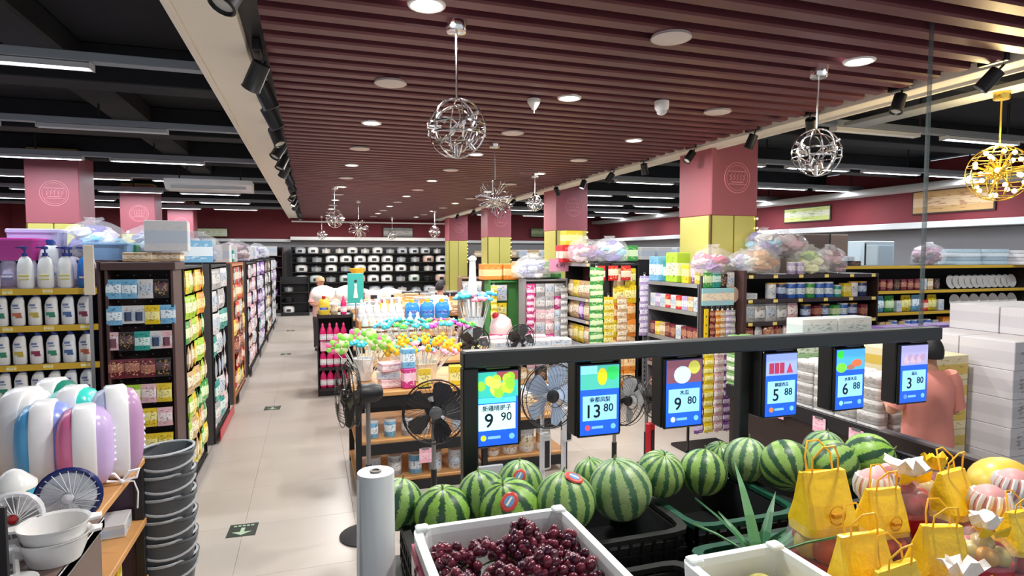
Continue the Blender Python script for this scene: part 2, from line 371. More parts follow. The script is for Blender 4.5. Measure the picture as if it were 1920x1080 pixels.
# ---- chandeliers
def chandelier(kind, loc, R, zc, label, mat=CHR, canopy_r=.06):
    """kind ring: hoops; kind spike: rods"""
    t = thing('pendant_lamp', label, 'pendant lamp', loc, 0, 'sphere pendants')
    H = loc[2]
    MB().lathe([(canopy_r*.3, 0), (canopy_r, 0), (canopy_r, -.05), (canopy_r*.9, -.06), (.01, -.065)], 16, cap=(1, 1)).obj('canopy', mat, t, True)
    MB().rod((0, 0, -.06), (0, 0, zc-H+R), .007, 6).obj('stem', mat, t, True)
    c = Vector((0, 0, zc-H)); g = MB(); rnd = random.Random(int(R*1000)+3)
    if kind == 'ring':
        for i in range(3):
            a = i*PI/3; g.ring(c, (math.cos(a), math.sin(a), 0), R, .005, 28, 4)
        g.ring(c+Vector((0, 0, .02)), (0, 0, 1), R*.98, .005, 28, 4); g.ring(c-Vector((0, 0, .035)), (0, 0, 1), R*.98, .005, 28, 4)
        for i in range(8):
            d = Vector((rnd.uniform(-1, 1), rnd.uniform(-1, 1), rnd.uniform(-.9, .9))).normalized()
            g.ring(c+d*R*.5, d, R*.62, .004, 20, 4)
        g.obj('hoop', mat, t, True)
        for d in ((1,0,0),(-1,0,0),(0,1,0),(0,-1,0),(0,0,-1),(.7,.4,-.6),(-.7,-.4,-.6),(.6,-.6,.5),(-.6,.6,.5)):
            d = Vector(d).normalized(); MB().rod(c+d*R*.55, c+d*R*1.02, .012, 8).obj('lamp_socket', mat, t, True)
    elif kind == 'spike':
        for i in range(70):
            d = Vector((rnd.gauss(0, 1), rnd.gauss(0, 1), rnd.gauss(0, 1))).normalized(); e = d.orthogonal().normalized()
            e = (e*rnd.uniform(-1, 1)+d.cross(e)*rnd.uniform(-1, 1)).normalized()
            g.tube([c+d*R*.3, c+d*R*.85+e*R*.05, c+d*R*.98+e*R*.28], .004, 4)
        g.obj('bent_rod', mat, t, True)
        g = MB().ball(c, R*.3); g.obj('hub', mat, t, True)
    else:   # caged ball of small hoops with bulbs
        for i in range(7):
            zz = R*(-.86+i*.287); g.ring(c+Vector((0, 0, zz)), (0, 0, 1), math.sqrt(R*R-zz*zz), .004, 28, 4)
        for i in range(5): g.ring(c, (math.cos(i*PI/5), math.sin(i*PI/5), 0), R, .004, 28, 4)
        g.obj('hoop', mat, t, True)
        g = MB().ball(c, R*.25)
        for i in range(26):
            d = Vector((rnd.gauss(0, 1), rnd.gauss(0, 1), rnd.gauss(0, 1))).normalized(); g.rod(c+d*R*.2, c+d*R*.8, .008, 5)
        g.obj('hub', mat, t, True)
        b = MB().ball((0, 0, 0), .019, seg=8, rings=6).mesh('bulb', M('#ffe9b0', .4, emit=7), True)
        for i in range(26):
            q = math.acos(1-2*(i+.5)/26); a = i*2.4; put('bulb', b, t, tuple(c+Vector((math.sin(q)*math.cos(a), math.sin(q)*math.sin(a), math.cos(q)))*R*.85))
        d = bpy.data.lights.new('bulb_light', 'POINT'); d.energy = 60; d.color = (1, .74, .36); d.shadow_soft_size = .12
        o = bpy.data.objects.new('bulb_light', d); COL.objects.link(o); o.parent = t; o.location = c+Vector((-.0, 0, R*1.25))
chandelier('ring', (.80, 3.40, 3.35), .165, 2.76, 'large chrome hoop sphere pendant, closest to the entrance over the aisle edge')
chandelier('ring', (3.42, 3.454, 3.35), .165, 2.77, 'chrome hoop sphere pendant hanging in front of the first gold pillar')
chandelier('spike', (2.07, 6.88, 3.35), .225, 2.70, 'large spiky chrome pendant in the middle of the slatted ceiling')
chandelier('ring', (3.50, 9.36, 3.35), .125, 2.88, 'small chrome hoop pendant beside the second pillar')
chandelier('ring', (.47, 12.25, 3.35), .175, 2.74, 'chrome hoop pendant over the aisle before the cookware wall')
chandelier('spike', (1.13, 15.2, 3.35), .24, 2.66, 'pale spiky pendant hanging over the aisle end before the cookware')
chandelier('ring', at(735, 407, Z=3.35), .16, 2.72, 'small hoop pendant in front of the grey wall picture')
chandelier('ring', at(815, 395, Z=3.35), .17, 2.72, 'hoop pendant near the pillar track at the back')
chandelier('ring', at(603, 405, Z=3.35), .16, 2.72, 'hoop pendant at the far end over the aisle corner')
chandelier('ball', (5.42, 3.55, 3.38), .225, 2.72, 'golden glowing cage ball pendant under the dark ceiling past the pillars', M('#e8c860', .2, .9))
tag(MB().bbox(5.3, 5.55, .4, 5, 3.38, 3.42, .003).rod((5.42, 1, 3.42), (5.42, 1, 3.95), .015).rod((5.42, 4.5, 3.42), (5.42, 4.5, 3.95), .015).obj('pendant_rail', GAL), 'thin grey ceiling rail carrying the golden ball pendant', 'rail')

# ================================================================== GOODS: builders return a list of (part name, mesh)
SPEC = {}
def spec(key, parts, wd, dp, h, desc, cat, name=None):
    SPEC[key] = dict(parts=parts, w=wd, d=dp, h=h, desc=desc, cat=cat, name=name or key); return key
def spawn(key, label, loc, rz=0, group=None, scale=1, tilt=0, rx=0):
    s_ = SPEC[key]; P = s_['parts']
    if len(P) == 1: o = put(s_['name'], P[0][1])
    else:
        o = put(s_['name'], None); o.empty_display_size = .03
        for n, me in P: put(n, me, o)
    o.location = loc; o.rotation_euler = (rx, tilt, rz); o.scale = (scale,)*3 if not isinstance(scale, tuple) else scale
    return tag(o, label, s_['cat'], group)

def g_carton(key, wd, d, h, base, band, ink, desc, cat='box', name='carton'):
    g = MB().bbox(-wd/2, wd/2, -d/2, d/2, 0, h, min(.004, h*.06))
    return spec(key, [('body', g.mesh('body', PR(base, band, ink, .4)))], wd, d, h, desc, cat, name)
def g_shampoo(key, wd, h, body, capc, em, desc, name='shampoo_bottle'):
    d = wd*.5
    pr = [(.86, .0, 0), (1, .03, 0), (1, .35, 0), (.97, .6, -.02), (.86, .76, .03), (.62, .86, .10), (.42, .885, .16)]
    b = MB().loft([se(wd*a, d*min(1, a+.06), h*z, 12, 2.6, cx=x*wd) for a, z, x in pr])
    c = MB().loft([se(wd*.46, d*.62, h*.885, 12, 2.4, cx=.16*wd), se(wd*.48, d*.62, h*.95, 12, 2.4, cx=.12*wd), se(wd*.36, d*.5, h, 12, 2.4, cx=.05*wd)])
    e = MB().loft([se(wd*.6, .002, 0, 10, 2.2), se(wd*.6, .002, .001, 10, 2.2)]); e.v = [(x, -d*.5-.001+y, h*.36+z*0+math.sin(i*2*PI/10+.3)*h*.075) for i, (x, y, z) in enumerate(e.v)]
    e = MB().box(-wd*.32, wd*.30, -d*.5-.003, -d*.5+.004, h*.30, h*.40).box(-wd*.1, wd*.34, -d*.5-.0035, -d*.5+.004, h*.24, h*.30).box(-wd*.3, wd*.1, -d*.5-.003, -d*.5+.004, h*.6, h*.66, 1).box(-wd*.22, wd*.2, -d*.5-.003, -d*.5+.004, h*.53, h*.56, 1)
    return spec(key, [('body', b.mesh('body', M(body, .3, coat=.3), True)), ('cap', c.mesh('cap', M(capc, .3), True)), ('label_print', e.mesh('label_print', [M(em, .4), M('#6a7aa8', .4)]))], wd, d, h, desc, 'bottle', name)
def g_pump(key, wd, h, body, capc, em, desc):
    d = wd*.55
    b = MB().loft([se(wd*a, d*a, h*z, 12, 2.4) for a, z in ((.85, 0), (1, .04), (1, .3), (.93, .55), (.7, .7), (.35, .76))])
    c = MB().lathe([(wd*.17, h*.76), (wd*.17, h*.84), (wd*.06, h*.85), (wd*.06, h*.92), (wd*.2, h*.93), (wd*.2, h*.99), (wd*.1, h)], 10).box(-wd*.5, 0, -.012, .012, h*.95, h*.985)
    e = MB().box(-wd*.3, wd*.3, -d*.52-.002, -d*.4, h*.2, h*.32)
    return spec(key, [('body', b.mesh('body', M(body, .3, coat=.3), True)), ('pump_head', c.mesh('pump_head', M(capc, .3), True)), ('label_print', e.mesh('label_print', PR(em, '#f4f4f0', em)))], wd, d, h, desc, 'bottle', 'pump_bottle')
def g_pouch(key, wd, h, base, band, ink, desc, d=.03, name='hanging_pouch', cat='packet', hang=True):
    """pillow packet; hanging ones have the origin at the top"""
    z0 = -h if hang else 0
    g = MB().loft([se(wd*a, max(d*t, .003), z0+h*z, 10, 3.2) for a, t, z in ((.98, .05, 0), (1, .25, .04), (.95, 1, .3), (.95, .95, .6), (.99, .35, .86), (1, .06, .9), (1, .05, 1))])
    return spec(key, [('body', g.mesh('body', PR(base, band, ink, .25), True))], wd, d, h, desc, cat, name)
def g_card(key, wd, h, base, band, blister, desc, name='blister_card'):
    g = MB().box(-wd/2, wd/2, -.002, .002, -h, 0)
    b = MB().loft([se(wd*.62, .002, -h*.86, 10), se(wd*.6, .03, -h*.82, 10), se(wd*.6, .03, -h*.4, 10), se(wd*.62, .002, -h*.36, 10)]); b.v = [(x, min(y, 0)-.002, z) for x, y, z in b.v]
    return spec(key, [('card', g.mesh('card', PR(base, band, '#333333'))), ('blister', b.mesh('blister', M(blister, .15), True))], wd, .035, h, desc, 'packet', name)
def g_can(key, r, h, base, band, lid, desc, name='tin_can', cat='can'):
    g = MB().lathe([(r*.95, 0), (r, .004), (r, h*.9), (r*.96, h*.92)], 14)
    c = MB().lathe([(r*1.02, h*.9), (r*1.02, h*.985), (r*.9, h)], 14)
    return spec(key, [('body', g.mesh('body', PR(base, band, '#23304a'), True)), ('lid', c.mesh('lid', M(lid, .35), True))], 2*r, 2*r, h, desc, cat, name)
def g_pot(key, r, h, body, lidc, desc, name='cooking_pot', cat='pot', cooker=False):
    if cooker:
        b = MB().lathe([(r*.8, 0), (r*.95, h*.06), (r, h*.5), (r*.97, h*.72)], 16)
        l = MB().lathe([(r*.98, h*.72), (r*.9, h*.86), (r*.6, h*.96), (r*.2, h)], 16)
        x = MB().box(-r*.35, r*.35, -r*1.04, -r*.9, h*.2, h*.55); return spec(key, [('body', b.mesh('body', M(body, .35), True)), ('lid', l.mesh('lid', M(lidc, .3), True)), ('control_panel', x.mesh('control_panel', M('#2a2c30', .3)))], 2*r, 2*r, h, desc, cat, name)
    b = MB().lathe([(r*.85, 0), (r*.98, h*.08), (r, h*.7), (r*1.04, h*.72)], 16)
    l = MB().lathe([(r*1.02, h*.72), (r*.8, h*.82), (r*.15, h*.88), (r*.15, h*.95), (r*.22, h)], 16)
    x = MB()
    for s_ in (-1, 1): x.tube([(s_*r*.95, -r*.3, h*.5), (s_*r*1.3, -r*.2, h*.52), (s_*r*1.3, r*.2, h*.52), (s_*r*.95, r*.3, h*.5)], .008, 5)
    return spec(key, [('body', b.mesh('body', M(body, .25, .7), True)), ('lid', l.mesh('lid', M(lidc, .2, .3), True)), ('handle', x.mesh('handle', BLK, True))], 2.6*r, 2*r, h, desc, cat, name)
def g_towels(key, wd, d, n_, cols, desc, name='folded_bedding', cat='textile', t=.05):
    g = MB()
    for i in range(n_):
        z = i*t; k = 1-.04*(i % 2)
        g.loft([se(wd*k, d*k, z+.003, 12, 4), se(wd*k*1.02, d*k*1.02, z+t*.5, 12, 4), se(wd*k, d*k, z+t-.003, 12, 4)], i % len(cols))
    return spec(key, [('body', g.mesh('body', [M(c, .8, noise=.12, scale=20) for c in cols], True))], wd, d, n_*t, desc, cat, name)
def g_sack(key, wd, d, h, cols, desc, seed=1, name='plastic_sack', cat='bag', clear=True):
    """knotted clear sack stuffed with goods"""
    rnd = random.Random(seed); n = 16; rings = []
    for a, z in ((.55, 0), (.95, .06), (1.04, .3), (.98, .55), (.78, .78), (.45, .88), (.2, .93), (.3, 1.0)):
        rings.append([(wd/2*a*math.cos(2*PI*i/n)*(1+rnd.uniform(-.1, .1)), d/2*a*math.sin(2*PI*i/n)*(1+rnd.uniform(-.1, .1)), h*z*(1+rnd.uniform(-.04, .04))) for i in range(n)])
    g = MB().loft(rings); c = MB()
    for i in range(40):
        q = rnd.uniform(0, 2*PI); r = rnd.uniform(.2, .7); z = rnd.uniform(.12, .68)*h; rr = rnd.uniform(.13, .22)*min(wd, d)
        f = 1 if z < h*.5 else .7
        n0 = len(c.v); c.ball((wd/2*r*f*math.cos(q), d/2*r*f*math.sin(q), max(z, rr*.7)), rr, i % len(cols), 8, 5, sx=rnd.uniform(.6, 1.5), sy=rnd.uniform(.5, 1.3), sz=rnd.uniform(.45, .7))
        c.v[n0:] = [(x+rnd.uniform(-.22, .22)*rr, y+rnd.uniform(-.22, .22)*rr, zz+rnd.uniform(-.18, .18)*rr) for x, y, zz in c.v[n0:]]
    P = [('contents', c.mesh('contents', [M(x, .6, noise=.3) for x in cols]))]
    P.append(('film', g.mesh('film', M('#ffffff', .12, alpha=.22, bump=1.0, scale=16), True)))
    return spec(key, P, wd, d, h, desc, cat, name)
def g_jug(key, wd, h, body, capc, desc, name='detergent_jug'):
    b = MB().loft([se(wd*a, wd*.55*a, h*z, 12, 3) for a, z in ((.92, 0), (1, .04), (1, .55), (.9, .72), (.55, .84))])
    k = MB().lathe([(wd*.17, h*.83), (wd*.17, h*.98), (wd*.13, h)], 10)
    hd = MB().tube([(wd*.3, 0, h*.78), (wd*.42, 0, h*.92), (wd*.1, 0, h*.95), (-wd*.2, 0, h*.86)], wd*.06, 6)
    e = MB().box(-wd*.36, wd*.36, -wd*.29, -wd*.2, h*.18, h*.5)
    return spec(key, [('body', b.mesh('body', M(body, .25, coat=.3), True)), ('cap', k.mesh('cap', M(capc, .35), True)), ('handle', hd.mesh('handle', M(body, .3), True)), ('label_print', e.mesh('label_print', PR(body, '#2f55b8', '#d8e6ff')))], wd, wd*.56, h, desc, 'jug', name)
def g_plate(key, r, col, desc):
    g = MB().lathe([(r*.2, .004), (r*.55, .004), (r*.98, .022), (r, .026), (r*.96, .026), (r*.55, .01), (r*.1, .009)], 18, ax=((0, 0, r), (0, -1, .18)))
    return spec(key, [('body', g.mesh('body', M(col, .2), True))], 2*r, .05, 2*r, desc, 'plate', 'plate')
def g_dish(key, base, capc, liq, desc):
    wd, h = .085, .27
    b = MB().loft([se(wd*a, wd*.62*a, h*z, 12, 2.8) for a, z in ((.9, 0), (1, .03), (1, .5), (.85, .66), (.4, .8), (.36, .84))]); 
    c = MB().lathe([(wd*.2, h*.83), (wd*.2, h*.93), (wd*.1, h*.97), (wd*.07, h)], 10)
    e = MB().loft([se(wd*1.02, wd*.64, h*.12, 12, 2.8), se(wd*1.02, wd*.64, h*.42, 12, 2.8)], cap=(0, 0))
    return spec(key, [('body', b.mesh('body', M(base, .15), True)), ('cap', c.mesh('cap', M(capc, .3), True)), ('label_print', e.mesh('label_print', PR(liq, '#ffffff', '#555577'), True))], wd, .06, h, desc, 'bottle', 'dish_soap_bottle')

g_shampoo('sh_white_green', .085, .235, '#f4f3f0', '#27408b', '#2f8a6a', 'white shampoo bottle with green emblem')
g_shampoo('sh_white_yellow', .085, .235, '#f6f4ee', '#27408b', '#c8b040', 'white shampoo bottle with yellow emblem')
g_shampoo('sh_white_red', .085, .235, '#f4f2f2', '#27408b', '#8e2f52', 'white shampoo bottle with crimson emblem')
g_shampoo('sh_white_blue', .085, .235, '#eef2f6', '#27408b', '#4a6a9e', 'white shampoo bottle with blue emblem')
g_shampoo('sh_white_orange', .085, .235, '#f4f3f0', '#27408b', '#c06a48', 'white shampoo bottle with orange emblem')
g_pump('pump_white', .105, .31, '#f0f3f4', '#232f80', '#d8d070', 'large white pump bottle with yellow label')
g_pump('pump_blue', .12, .31, '#2f7fd6', '#1f3a9a', '#3050c0', 'royal blue pump bottle')
g_pump('pump_lilac', .075, .2, '#c9c4dc', '#27408b', '#8a86b8', 'small lilac pump bottle')
cols3 = [('yellow', '#e3c62c', '#f4ea9a', '#6a5a20'), ('pale pink', '#e2b8c0', '#f3e4e6', '#704050'), ('white', '#d2d2d4', '#bcc8d6', '#334466'), ('lime green', '#a5cc3a', '#eaf2c0', '#3a5a20'),
         ('teal', '#2f9a90', '#cfeae4', '#114440'), ('black', '#2a2428', '#574048', '#d8b060'), ('lilac', '#b7a6cf', '#e8e0f2', '#4a3a6a'), ('orange', '#e08a34', '#f7d29a', '#7a2a10'),
         ('sky blue', '#7ab6dc', '#e4f2fa', '#1c4a78'), ('red', '#c9242e', '#f2d0c0', '#ffe070'), ('tan', '#c9a87e', '#efe0c6', '#5a3a20'), ('grey', '#a9a9ac', '#dcdcdc', '#3a3a3e'),
         ('magenta', '#c93a86', '#f4c8dc', '#ffffff'), ('green', '#3f9a4a', '#cfe8b8', '#f8f8c8'), ('purple', '#7a4a9a', '#d6c0ea', '#ffffff'), ('maroon', '#6a2030', '#a86a5a', '#e8c890')]
CN = {c[0]: c for c in cols3}
for cn, a, b, c in cols3:
    K = cn.replace(' ', '_')
    g_pouch('po_'+K, .12, .16, a, b, c, cn+' hanging pouch')
    g_pouch('sn_'+K, .19, .25, a, b, c, 'plump %s snack bag' % cn, .08, 'snack_bag', 'snack', False)
    g_pouch('pk_'+K, .26, .24, a, b, c, 'wide %s hanging pack' % cn, .04, 'hanging_pack', 'packet')
    g_card('cd_'+K, .085, .15, a, b, c, cn+' blister card')
    g_carton('ct_'+K, .11, .09, .17, a, b, c, 'small %s carton' % cn)
    g_carton('bx_'+K, .3, .26, .24, a, b, b, 'large %s cardboard box' % cn)
    g_carton('fl_'+K, .2, .16, .07, a, b, c, 'flat %s carton' % cn)
    g_can('cn_'+K, .05, .15, a, b, '#d8d8da', '%s canister' % cn, 'canister')
    g_towels('tw_'+K, .3, .26, 3, (a, b), 'folded %s textile' % cn)
for i, (b_, l_, d_) in enumerate((('#f0efec', '#e4e2e0', 'white'), ('#c8ccd0', '#9aa0a6', 'silver'), ('#2f3034', '#4a4c50', 'black'), ('#c9d8cc', '#e6ece6', 'pale green'), ('#ddb9a8', '#f0dcd0', 'blush'))):
    g_pot('rc_%d' % i, .19, .24, b_, l_, '%s rice cooker' % d_, 'rice_cooker', 'cooker', True)
    g_pot('pt_%d' % i, .155, .2, b_, l_, '%s cooking pot' % d_)
g_jug('jug_blue', .2, .27, '#2f8fe0', '#f0c020', 'big blue detergent jug with a yellow cap')
g_jug('jug_yellow', .16, .27, '#e8c83a', '#c02a2a', 'yellow oil jug with a red cap')
g_plate('plate_grey', .11, '#b4aea8', 'greyish round plate stood on edge'); g_plate('plate_white', .12, '#dedad6', 'white round plate stood on edge')
g_dish('dish_white', '#f4f2f4', '#f8f8f8', '#e8e6f0', 'white squeeze bottle'); g_dish('dish_brown', '#d8ecec', '#ffffff', '#7a5a3a', 'clear squeeze bottle with brown liquid')
g_dish('dish_green', '#e6f2e0', '#ffffff', '#6f7a62', 'clear squeeze bottle with green liquid'); g_dish('dish_pink', '#e0246e', '#e84a8a', '#f6e0ea', 'hot pink squeeze bottle')
for i, (cl, dn) in enumerate(((('#8ec8ea', '#f2f4fa', '#7a72b8', '#e0d0e8'), 'pale blue and lilac'), (('#c85a80', '#e89ab0', '#f2d0d8', '#9a7ab0'), 'pink and mauve'), (('#b8d86a', '#e0e8c0', '#6a9a4a', '#d8d8e8'), 'lime green'), (('#d8a878', '#e8c8a0', '#b07a50', '#f0e0c8'), 'tan and beige'), (('#e8e4ec', '#b8b0d0', '#8a90b8', '#c8d8e8'), 'white and grey'), (('#7a2c48', '#b88aa0', '#d8c8d0', '#4a3050'), 'plum and grey'))):
    g_sack('sack_%d' % i, .55, .42, .36, cl, 'clear plastic sack of %s goods' % dn, i+2)

def fill(root, keys, z, x0, x1, y, where, row, group, gap=.012, jit=.06, hang=False, step=None, scale=1, order=None, back=0):
    """set goods out along a shelf of a rack; where: phrase naming the rack; row: phrase naming the shelf"""
    Rm = Matrix.Translation(root.location) @ Matrix.Rotation(root.rotation_euler.z, 4, 'Z')
    x = x0; i = 0
    while True:
        k = keys[i % len(keys)] if order else random.choice(keys); s_ = SPEC[k]; w_ = s_['w']*scale
        if x+w_ > x1+.005: break
        p = Rm @ Vector((x+w_/2, y+s_['d']*scale*.5, z))
        lab = '%s, %s along the %s of the %s' % (s_['desc'], nth(i), row, where)
        if len(lab.split()) > 16: lab = '%s, %s along, %s, %s' % (s_['desc'], nth(i), row, where)
        if len(lab.split()) > 16: lab = '%s, %s along, %s, %s' % (' '.join(s_['desc'].split()[:4]), nth(i), row, where)
        spawn(k, lab, p, root.rotation_euler.z+random.uniform(-jit, jit), group, scale)
        x += (step or w_+gap); i += 1

def rack(name, label, cat, loc, rz, wd, dp, h, shelves, col=BLK, back=None, strip=None, sides=True, z0=.0, tags=0, kick=True, board=None, hooks=(), group=None):
    """a shelf unit: origin at its front-left foot, front towards local -y, goods stand on boards at the given heights"""
    t = thing(name, label, cat, loc, rz, group)
    bm = back or col; board = board or col
    MB().box(0, wd, dp-.02, dp, z0, h).obj('back_panel', bm, t)
    if kick: MB().box(.01, wd-.01, .02, dp-.02, 0, .12).obj('plinth', BLK, t)
    if sides:
        for x in (0, wd-.02): MB().bbox(x, x+.02, 0, dp, 0, h, .003).obj('side_panel', col, t)
    for zz in shelves:
        b = MB().bbox(.02 if sides else 0, wd-.02 if sides else wd, 0, dp-.02, zz-.025, zz, .003).obj('shelf_board', board, t)
        if strip:
            MB().box(.02, wd-.02, -.008, 0, zz-.045, zz).obj('price_strip', strip, b)
            if tags:
                n = max(2, int(wd/tags))
                for i in range(n): 
                    x = .06+(wd-.18)*i/(n-1)+random.uniform(-.02, .02); MB().box(x, x+.06, -.011, -.008, zz-.042, zz-.002).obj('price_tag', PR('#f0cf3a', '#fdf3c0', '#444444'), b)
    for zz in hooks:
        g = MB(); x = .08
        while x < wd-.03: g.rod((x, dp-.02, zz+.01), (x, .02, zz+.03), .003, 4); x += .11
        g.obj('peg_hook', STEEL, t)['kind'] = 'stuff'
    return t

# ================================================================== PRODUCE STAND (near)
GRN = M('#0f4a36', .5); CRT = M('#101413', .55); 
t = thing('produce_stand', 'long black produce stand carrying the crates of watermelons', 'stand', (0, 0, 0))
MB().bbox(.28, 3.04, 1.88, 2.52, .1, .79, .01).obj('cabinet', M('#141716', .6), t); MB().box(.32, 3.0, 1.93, 2.48, 0, .1).obj('plinth', BLK, t)
t = thing('produce_counter', 'lower black counter in front of the watermelons under the foam boxes', 'counter', (0, 0, 0))
MB().bbox(.27, 2.95, .95, 1.87, .1, .73, .01).obj('cabinet', M('#141716', .6), t); MB().box(.32, 2.9, 1.0, 1.84, 0, .1).obj('plinth', BLK, t)
t = thing('stand_side_rail', 'dark wooden rail closing the produce stand behind the gift bags', 'rail', (0, 0, 0))
MB().bbox(3.07, 3.14, 1.0, 2.6, .95, 1.05, .01).obj('top_rail', DWOOD, t); MB().box(3.08, 3.13, 1.02, 2.58, 0, .95).obj('panel', BLK, t)
def crate(x, y, z, wd, d, h, label, mat=CRT, rz=0, rim=None):
    t = thing('produce_crate', label, 'crate', (x, y, z), rz, 'plastic produce crates')
    MB().bbox(-wd/2, wd/2, -d/2, d/2, 0, .012, .003).obj('base', mat, t)
    g = MB(); n = max(4, int(wd/.05))
    for i in range(n+1):
        xx = -wd/2+.006+(wd-.012)*i/n
        for yy in (-d/2+.006, d/2-.006): g.box(xx-.005, xx+.005, yy-.005, yy+.005, .0, h)
    n = max(4, int(d/.05))
    for i in range(n+1):
        yy = -d/2+.006+(d-.012)*i/n
        for xx in (-wd/2+.006, wd/2-.006): g.box(xx-.005, xx+.005, yy-.005, yy+.005, .0, h)
    for zz in (h*.35, h*.65):
        for yy in (-d/2, d/2-.01): g.box(-wd/2, wd/2, yy, yy+.01, zz-.006, zz+.006)
        for xx in (-wd/2, wd/2-.01): g.box(xx, xx+.01, -d/2, d/2, zz-.006, zz+.006)
    g.obj('lattice', mat, t)
    li = MB()
    li.box(-wd/2+.012, wd/2-.012, d/2-.02, d/2-.014, .012, h*.9).box(-wd/2+.012, -wd/2+.018, -d/2+.02, d/2-.02, .012, h*.9).box(wd/2-.018, wd/2-.012, -d/2+.02, d/2-.02, .012, h*.9).box(-wd/2+.012, wd/2-.012, -d/2+.014, -d/2+.02, .012, h*.8)
    li.obj('liner', M('#161a18', .8), t)
    r = MB().loft([se(wd+.03, d+.03, h-.012, 16, 8), se(wd+.03, d+.03, h+.006, 16, 8), se(wd-.03, d-.03, h+.006, 16, 8), se(wd-.03, d-.03, h-.012, 16, 8)], close=True)
    r.obj('rim', rim or mat, t)
    return t
for i in range(5):
    crate(.58+.53*i, 2.2, .80, .50, .52, .20, '%s black lattice crate under the watermelons, counted from the bag roll' % nth(i), rim=(GRN if i in (2,) else CRT))
crate(1.50, 1.66, .74, .42, .34, .24, 'empty dark green lattice crate in front of the striped watermelons', GRN)
crate(1.04, 1.66, .74, .42, .36, .2, 'empty black crate beside the grape box', CRT)

# watermelons
def mat_melon(seed, la, dk, n):
    m = bpy.data.materials.new('melon_skin'); m.use_nodes = True; nt = m.node_tree; N = nt.nodes.new; L = nt.links.new; p = nt.nodes['Principled BSDF']; p.inputs['Roughness'].default_value = .42
    tc = N('ShaderNodeTexCoord'); sx = N('ShaderNodeSeparateXYZ'); L(tc.outputs['Object'], sx.inputs[0])
    def mth(op, a, b=None, c=None):
        q = N('ShaderNodeMath'); q.operation = op
        for i, v in enumerate((a, b, c)):
            if v is None: continue
            if isinstance(v, (int, float)): q.inputs[i].default_value = v
            else: L(v, q.inputs[i])
        return q.outputs[0]
    nz = N('ShaderNodeTexNoise'); nz.noise_dimensions = '4D'; nz.inputs['Scale'].default_value = 26; nz.inputs['Detail'].default_value = 5; nz.inputs['W'].default_value = seed; L(tc.outputs['Object'], nz.inputs['Vector'])
    n2 = N('ShaderNodeTexNoise'); n2.noise_dimensions = '4D'; n2.inputs['Scale'].default_value = 9; n2.inputs['W'].default_value = seed+3; L(tc.outputs['Object'], n2.inputs['Vector'])
    an = mth('ARCTAN2', sx.outputs[1], sx.outputs[0])
    ph = mth('ADD', mth('MULTIPLY', an, n), mth('ADD', mth('MULTIPLY', nz.outputs['Fac'], 2.4), mth('MULTIPLY', n2.outputs['Fac'], 2.2)))
    st = mth('SINE', ph); mk = N('ShaderNodeMapRange'); mk.inputs[1].default_value = .1; mk.inputs[2].default_value = .38; L(st, mk.inputs[0])
    fine = N('ShaderNodeMapRange'); fine.inputs[1].default_value = .5; fine.inputs[2].default_value = .68; L(nz.outputs['Fac'], fine.inputs[0])
    a = N('ShaderNodeMix'); a.data_type = 'RGBA'; a.inputs[6].default_value = lin(la); a.inputs[7].default_value = tuple(x*.62 for x in lin(la)[:3])+(1,); L(fine.outputs[0], a.inputs[0])
    b = N('ShaderNodeMix'); b.data_type = 'RGBA'; L(a.outputs[2], b.inputs[6]); b.inputs[7].default_value = lin(dk); L(mk.outputs[0], b.inputs[0]); L(b.outputs[2], p.inputs['Base Color'])
    return m
mel = MB().lathe([(max(.003, math.sin(PI*j/20)), -math.cos(PI*j/20)*.97-.02*(j == 0)) for j in range(21)], 32)
melm = [mel.mesh('rind', mat_melon(i*1.7, la, dk, n), True) for i, (la, dk, n) in enumerate((('#8cb25a', '#2a5236', 10), ('#9aba6a', '#3a6844', 12), ('#8ab84c', '#254a2e', 8), ('#9cb87a', '#456e50', 11)))]
stem = MB().tube([(0, 0, .95), (.02, 0, 1.06), (.07, .02, 1.12)], [.05, .03, .025], 6).mesh('stem', M('#7c8a4a', .7), True)
def sticker():
    g = MB().lathe([(.26, -.02), (.22, .012), (.16, .026)], 14, 0, sx=1.25).lathe([(.15, .022), (.14, .034)], 12, 1, sx=1.3).box(-.15, .15, -.03, .03, .03, .04, 2)
    return g.mesh('sticker', [M('#d0493c', .4), M('#6a9ac8', .4), M('#f4f0e0', .4)])
stk = sticker()
mdata = [ # u, v, radius px, z, model, sticker
 (745, 945, 50, 1.06, 0, 0), (830, 962, 54, 1.06, 2, 0), (905, 930, 50, 1.09, 0, 0), (957, 955, 60, 1.08, 2, 1), (975, 905, 44, 1.12, 1, 1), (1060, 940, 58, 1.11, 1, 1), (1163, 917, 60, 1.11, 3, 0), (1110, 893, 36, 1.12, 1, 0),
 (1238, 888, 45, 1.11, 1, 0), (1318, 885, 48, 1.10, 0, 0), (1400, 862, 46, 1.09, 3, 0), (1350, 858, 34, 1.07, 1, 0), (1475, 872, 52, 1.11, 0, 0), (1560, 872, 52, 1.09, 0, 0), (1630, 858, 50, 1.10, 2, 0), (1545, 845, 42, 1.07, 3, 0)]
mlab = ['first watermelon beside the plastic bag roll', 'second watermelon from the bag roll, above the grape box corner', 'dark watermelon behind the red-stickered one', 'watermelon with a slanting red and blue sticker',
 'pale watermelon at the back under the first price screen', 'watermelon with a round sticker near its stem, above the grape box', 'big pale-striped watermelon below the second price screen', 'small watermelon peeping out behind the big pale-striped one',
 'mottled watermelon beside the boldly striped one', 'round watermelon with bold dark vertical stripes', 'pale watermelon behind the aloe plant', 'small watermelon peeping out behind the boldly striped one',
 'striped watermelon lying beside the yellow gift bags', 'darker watermelon behind the first yellow gift bag handle', 'last watermelon of the row, beside the shopper in salmon', 'watermelon at the back under the fifth price screen']
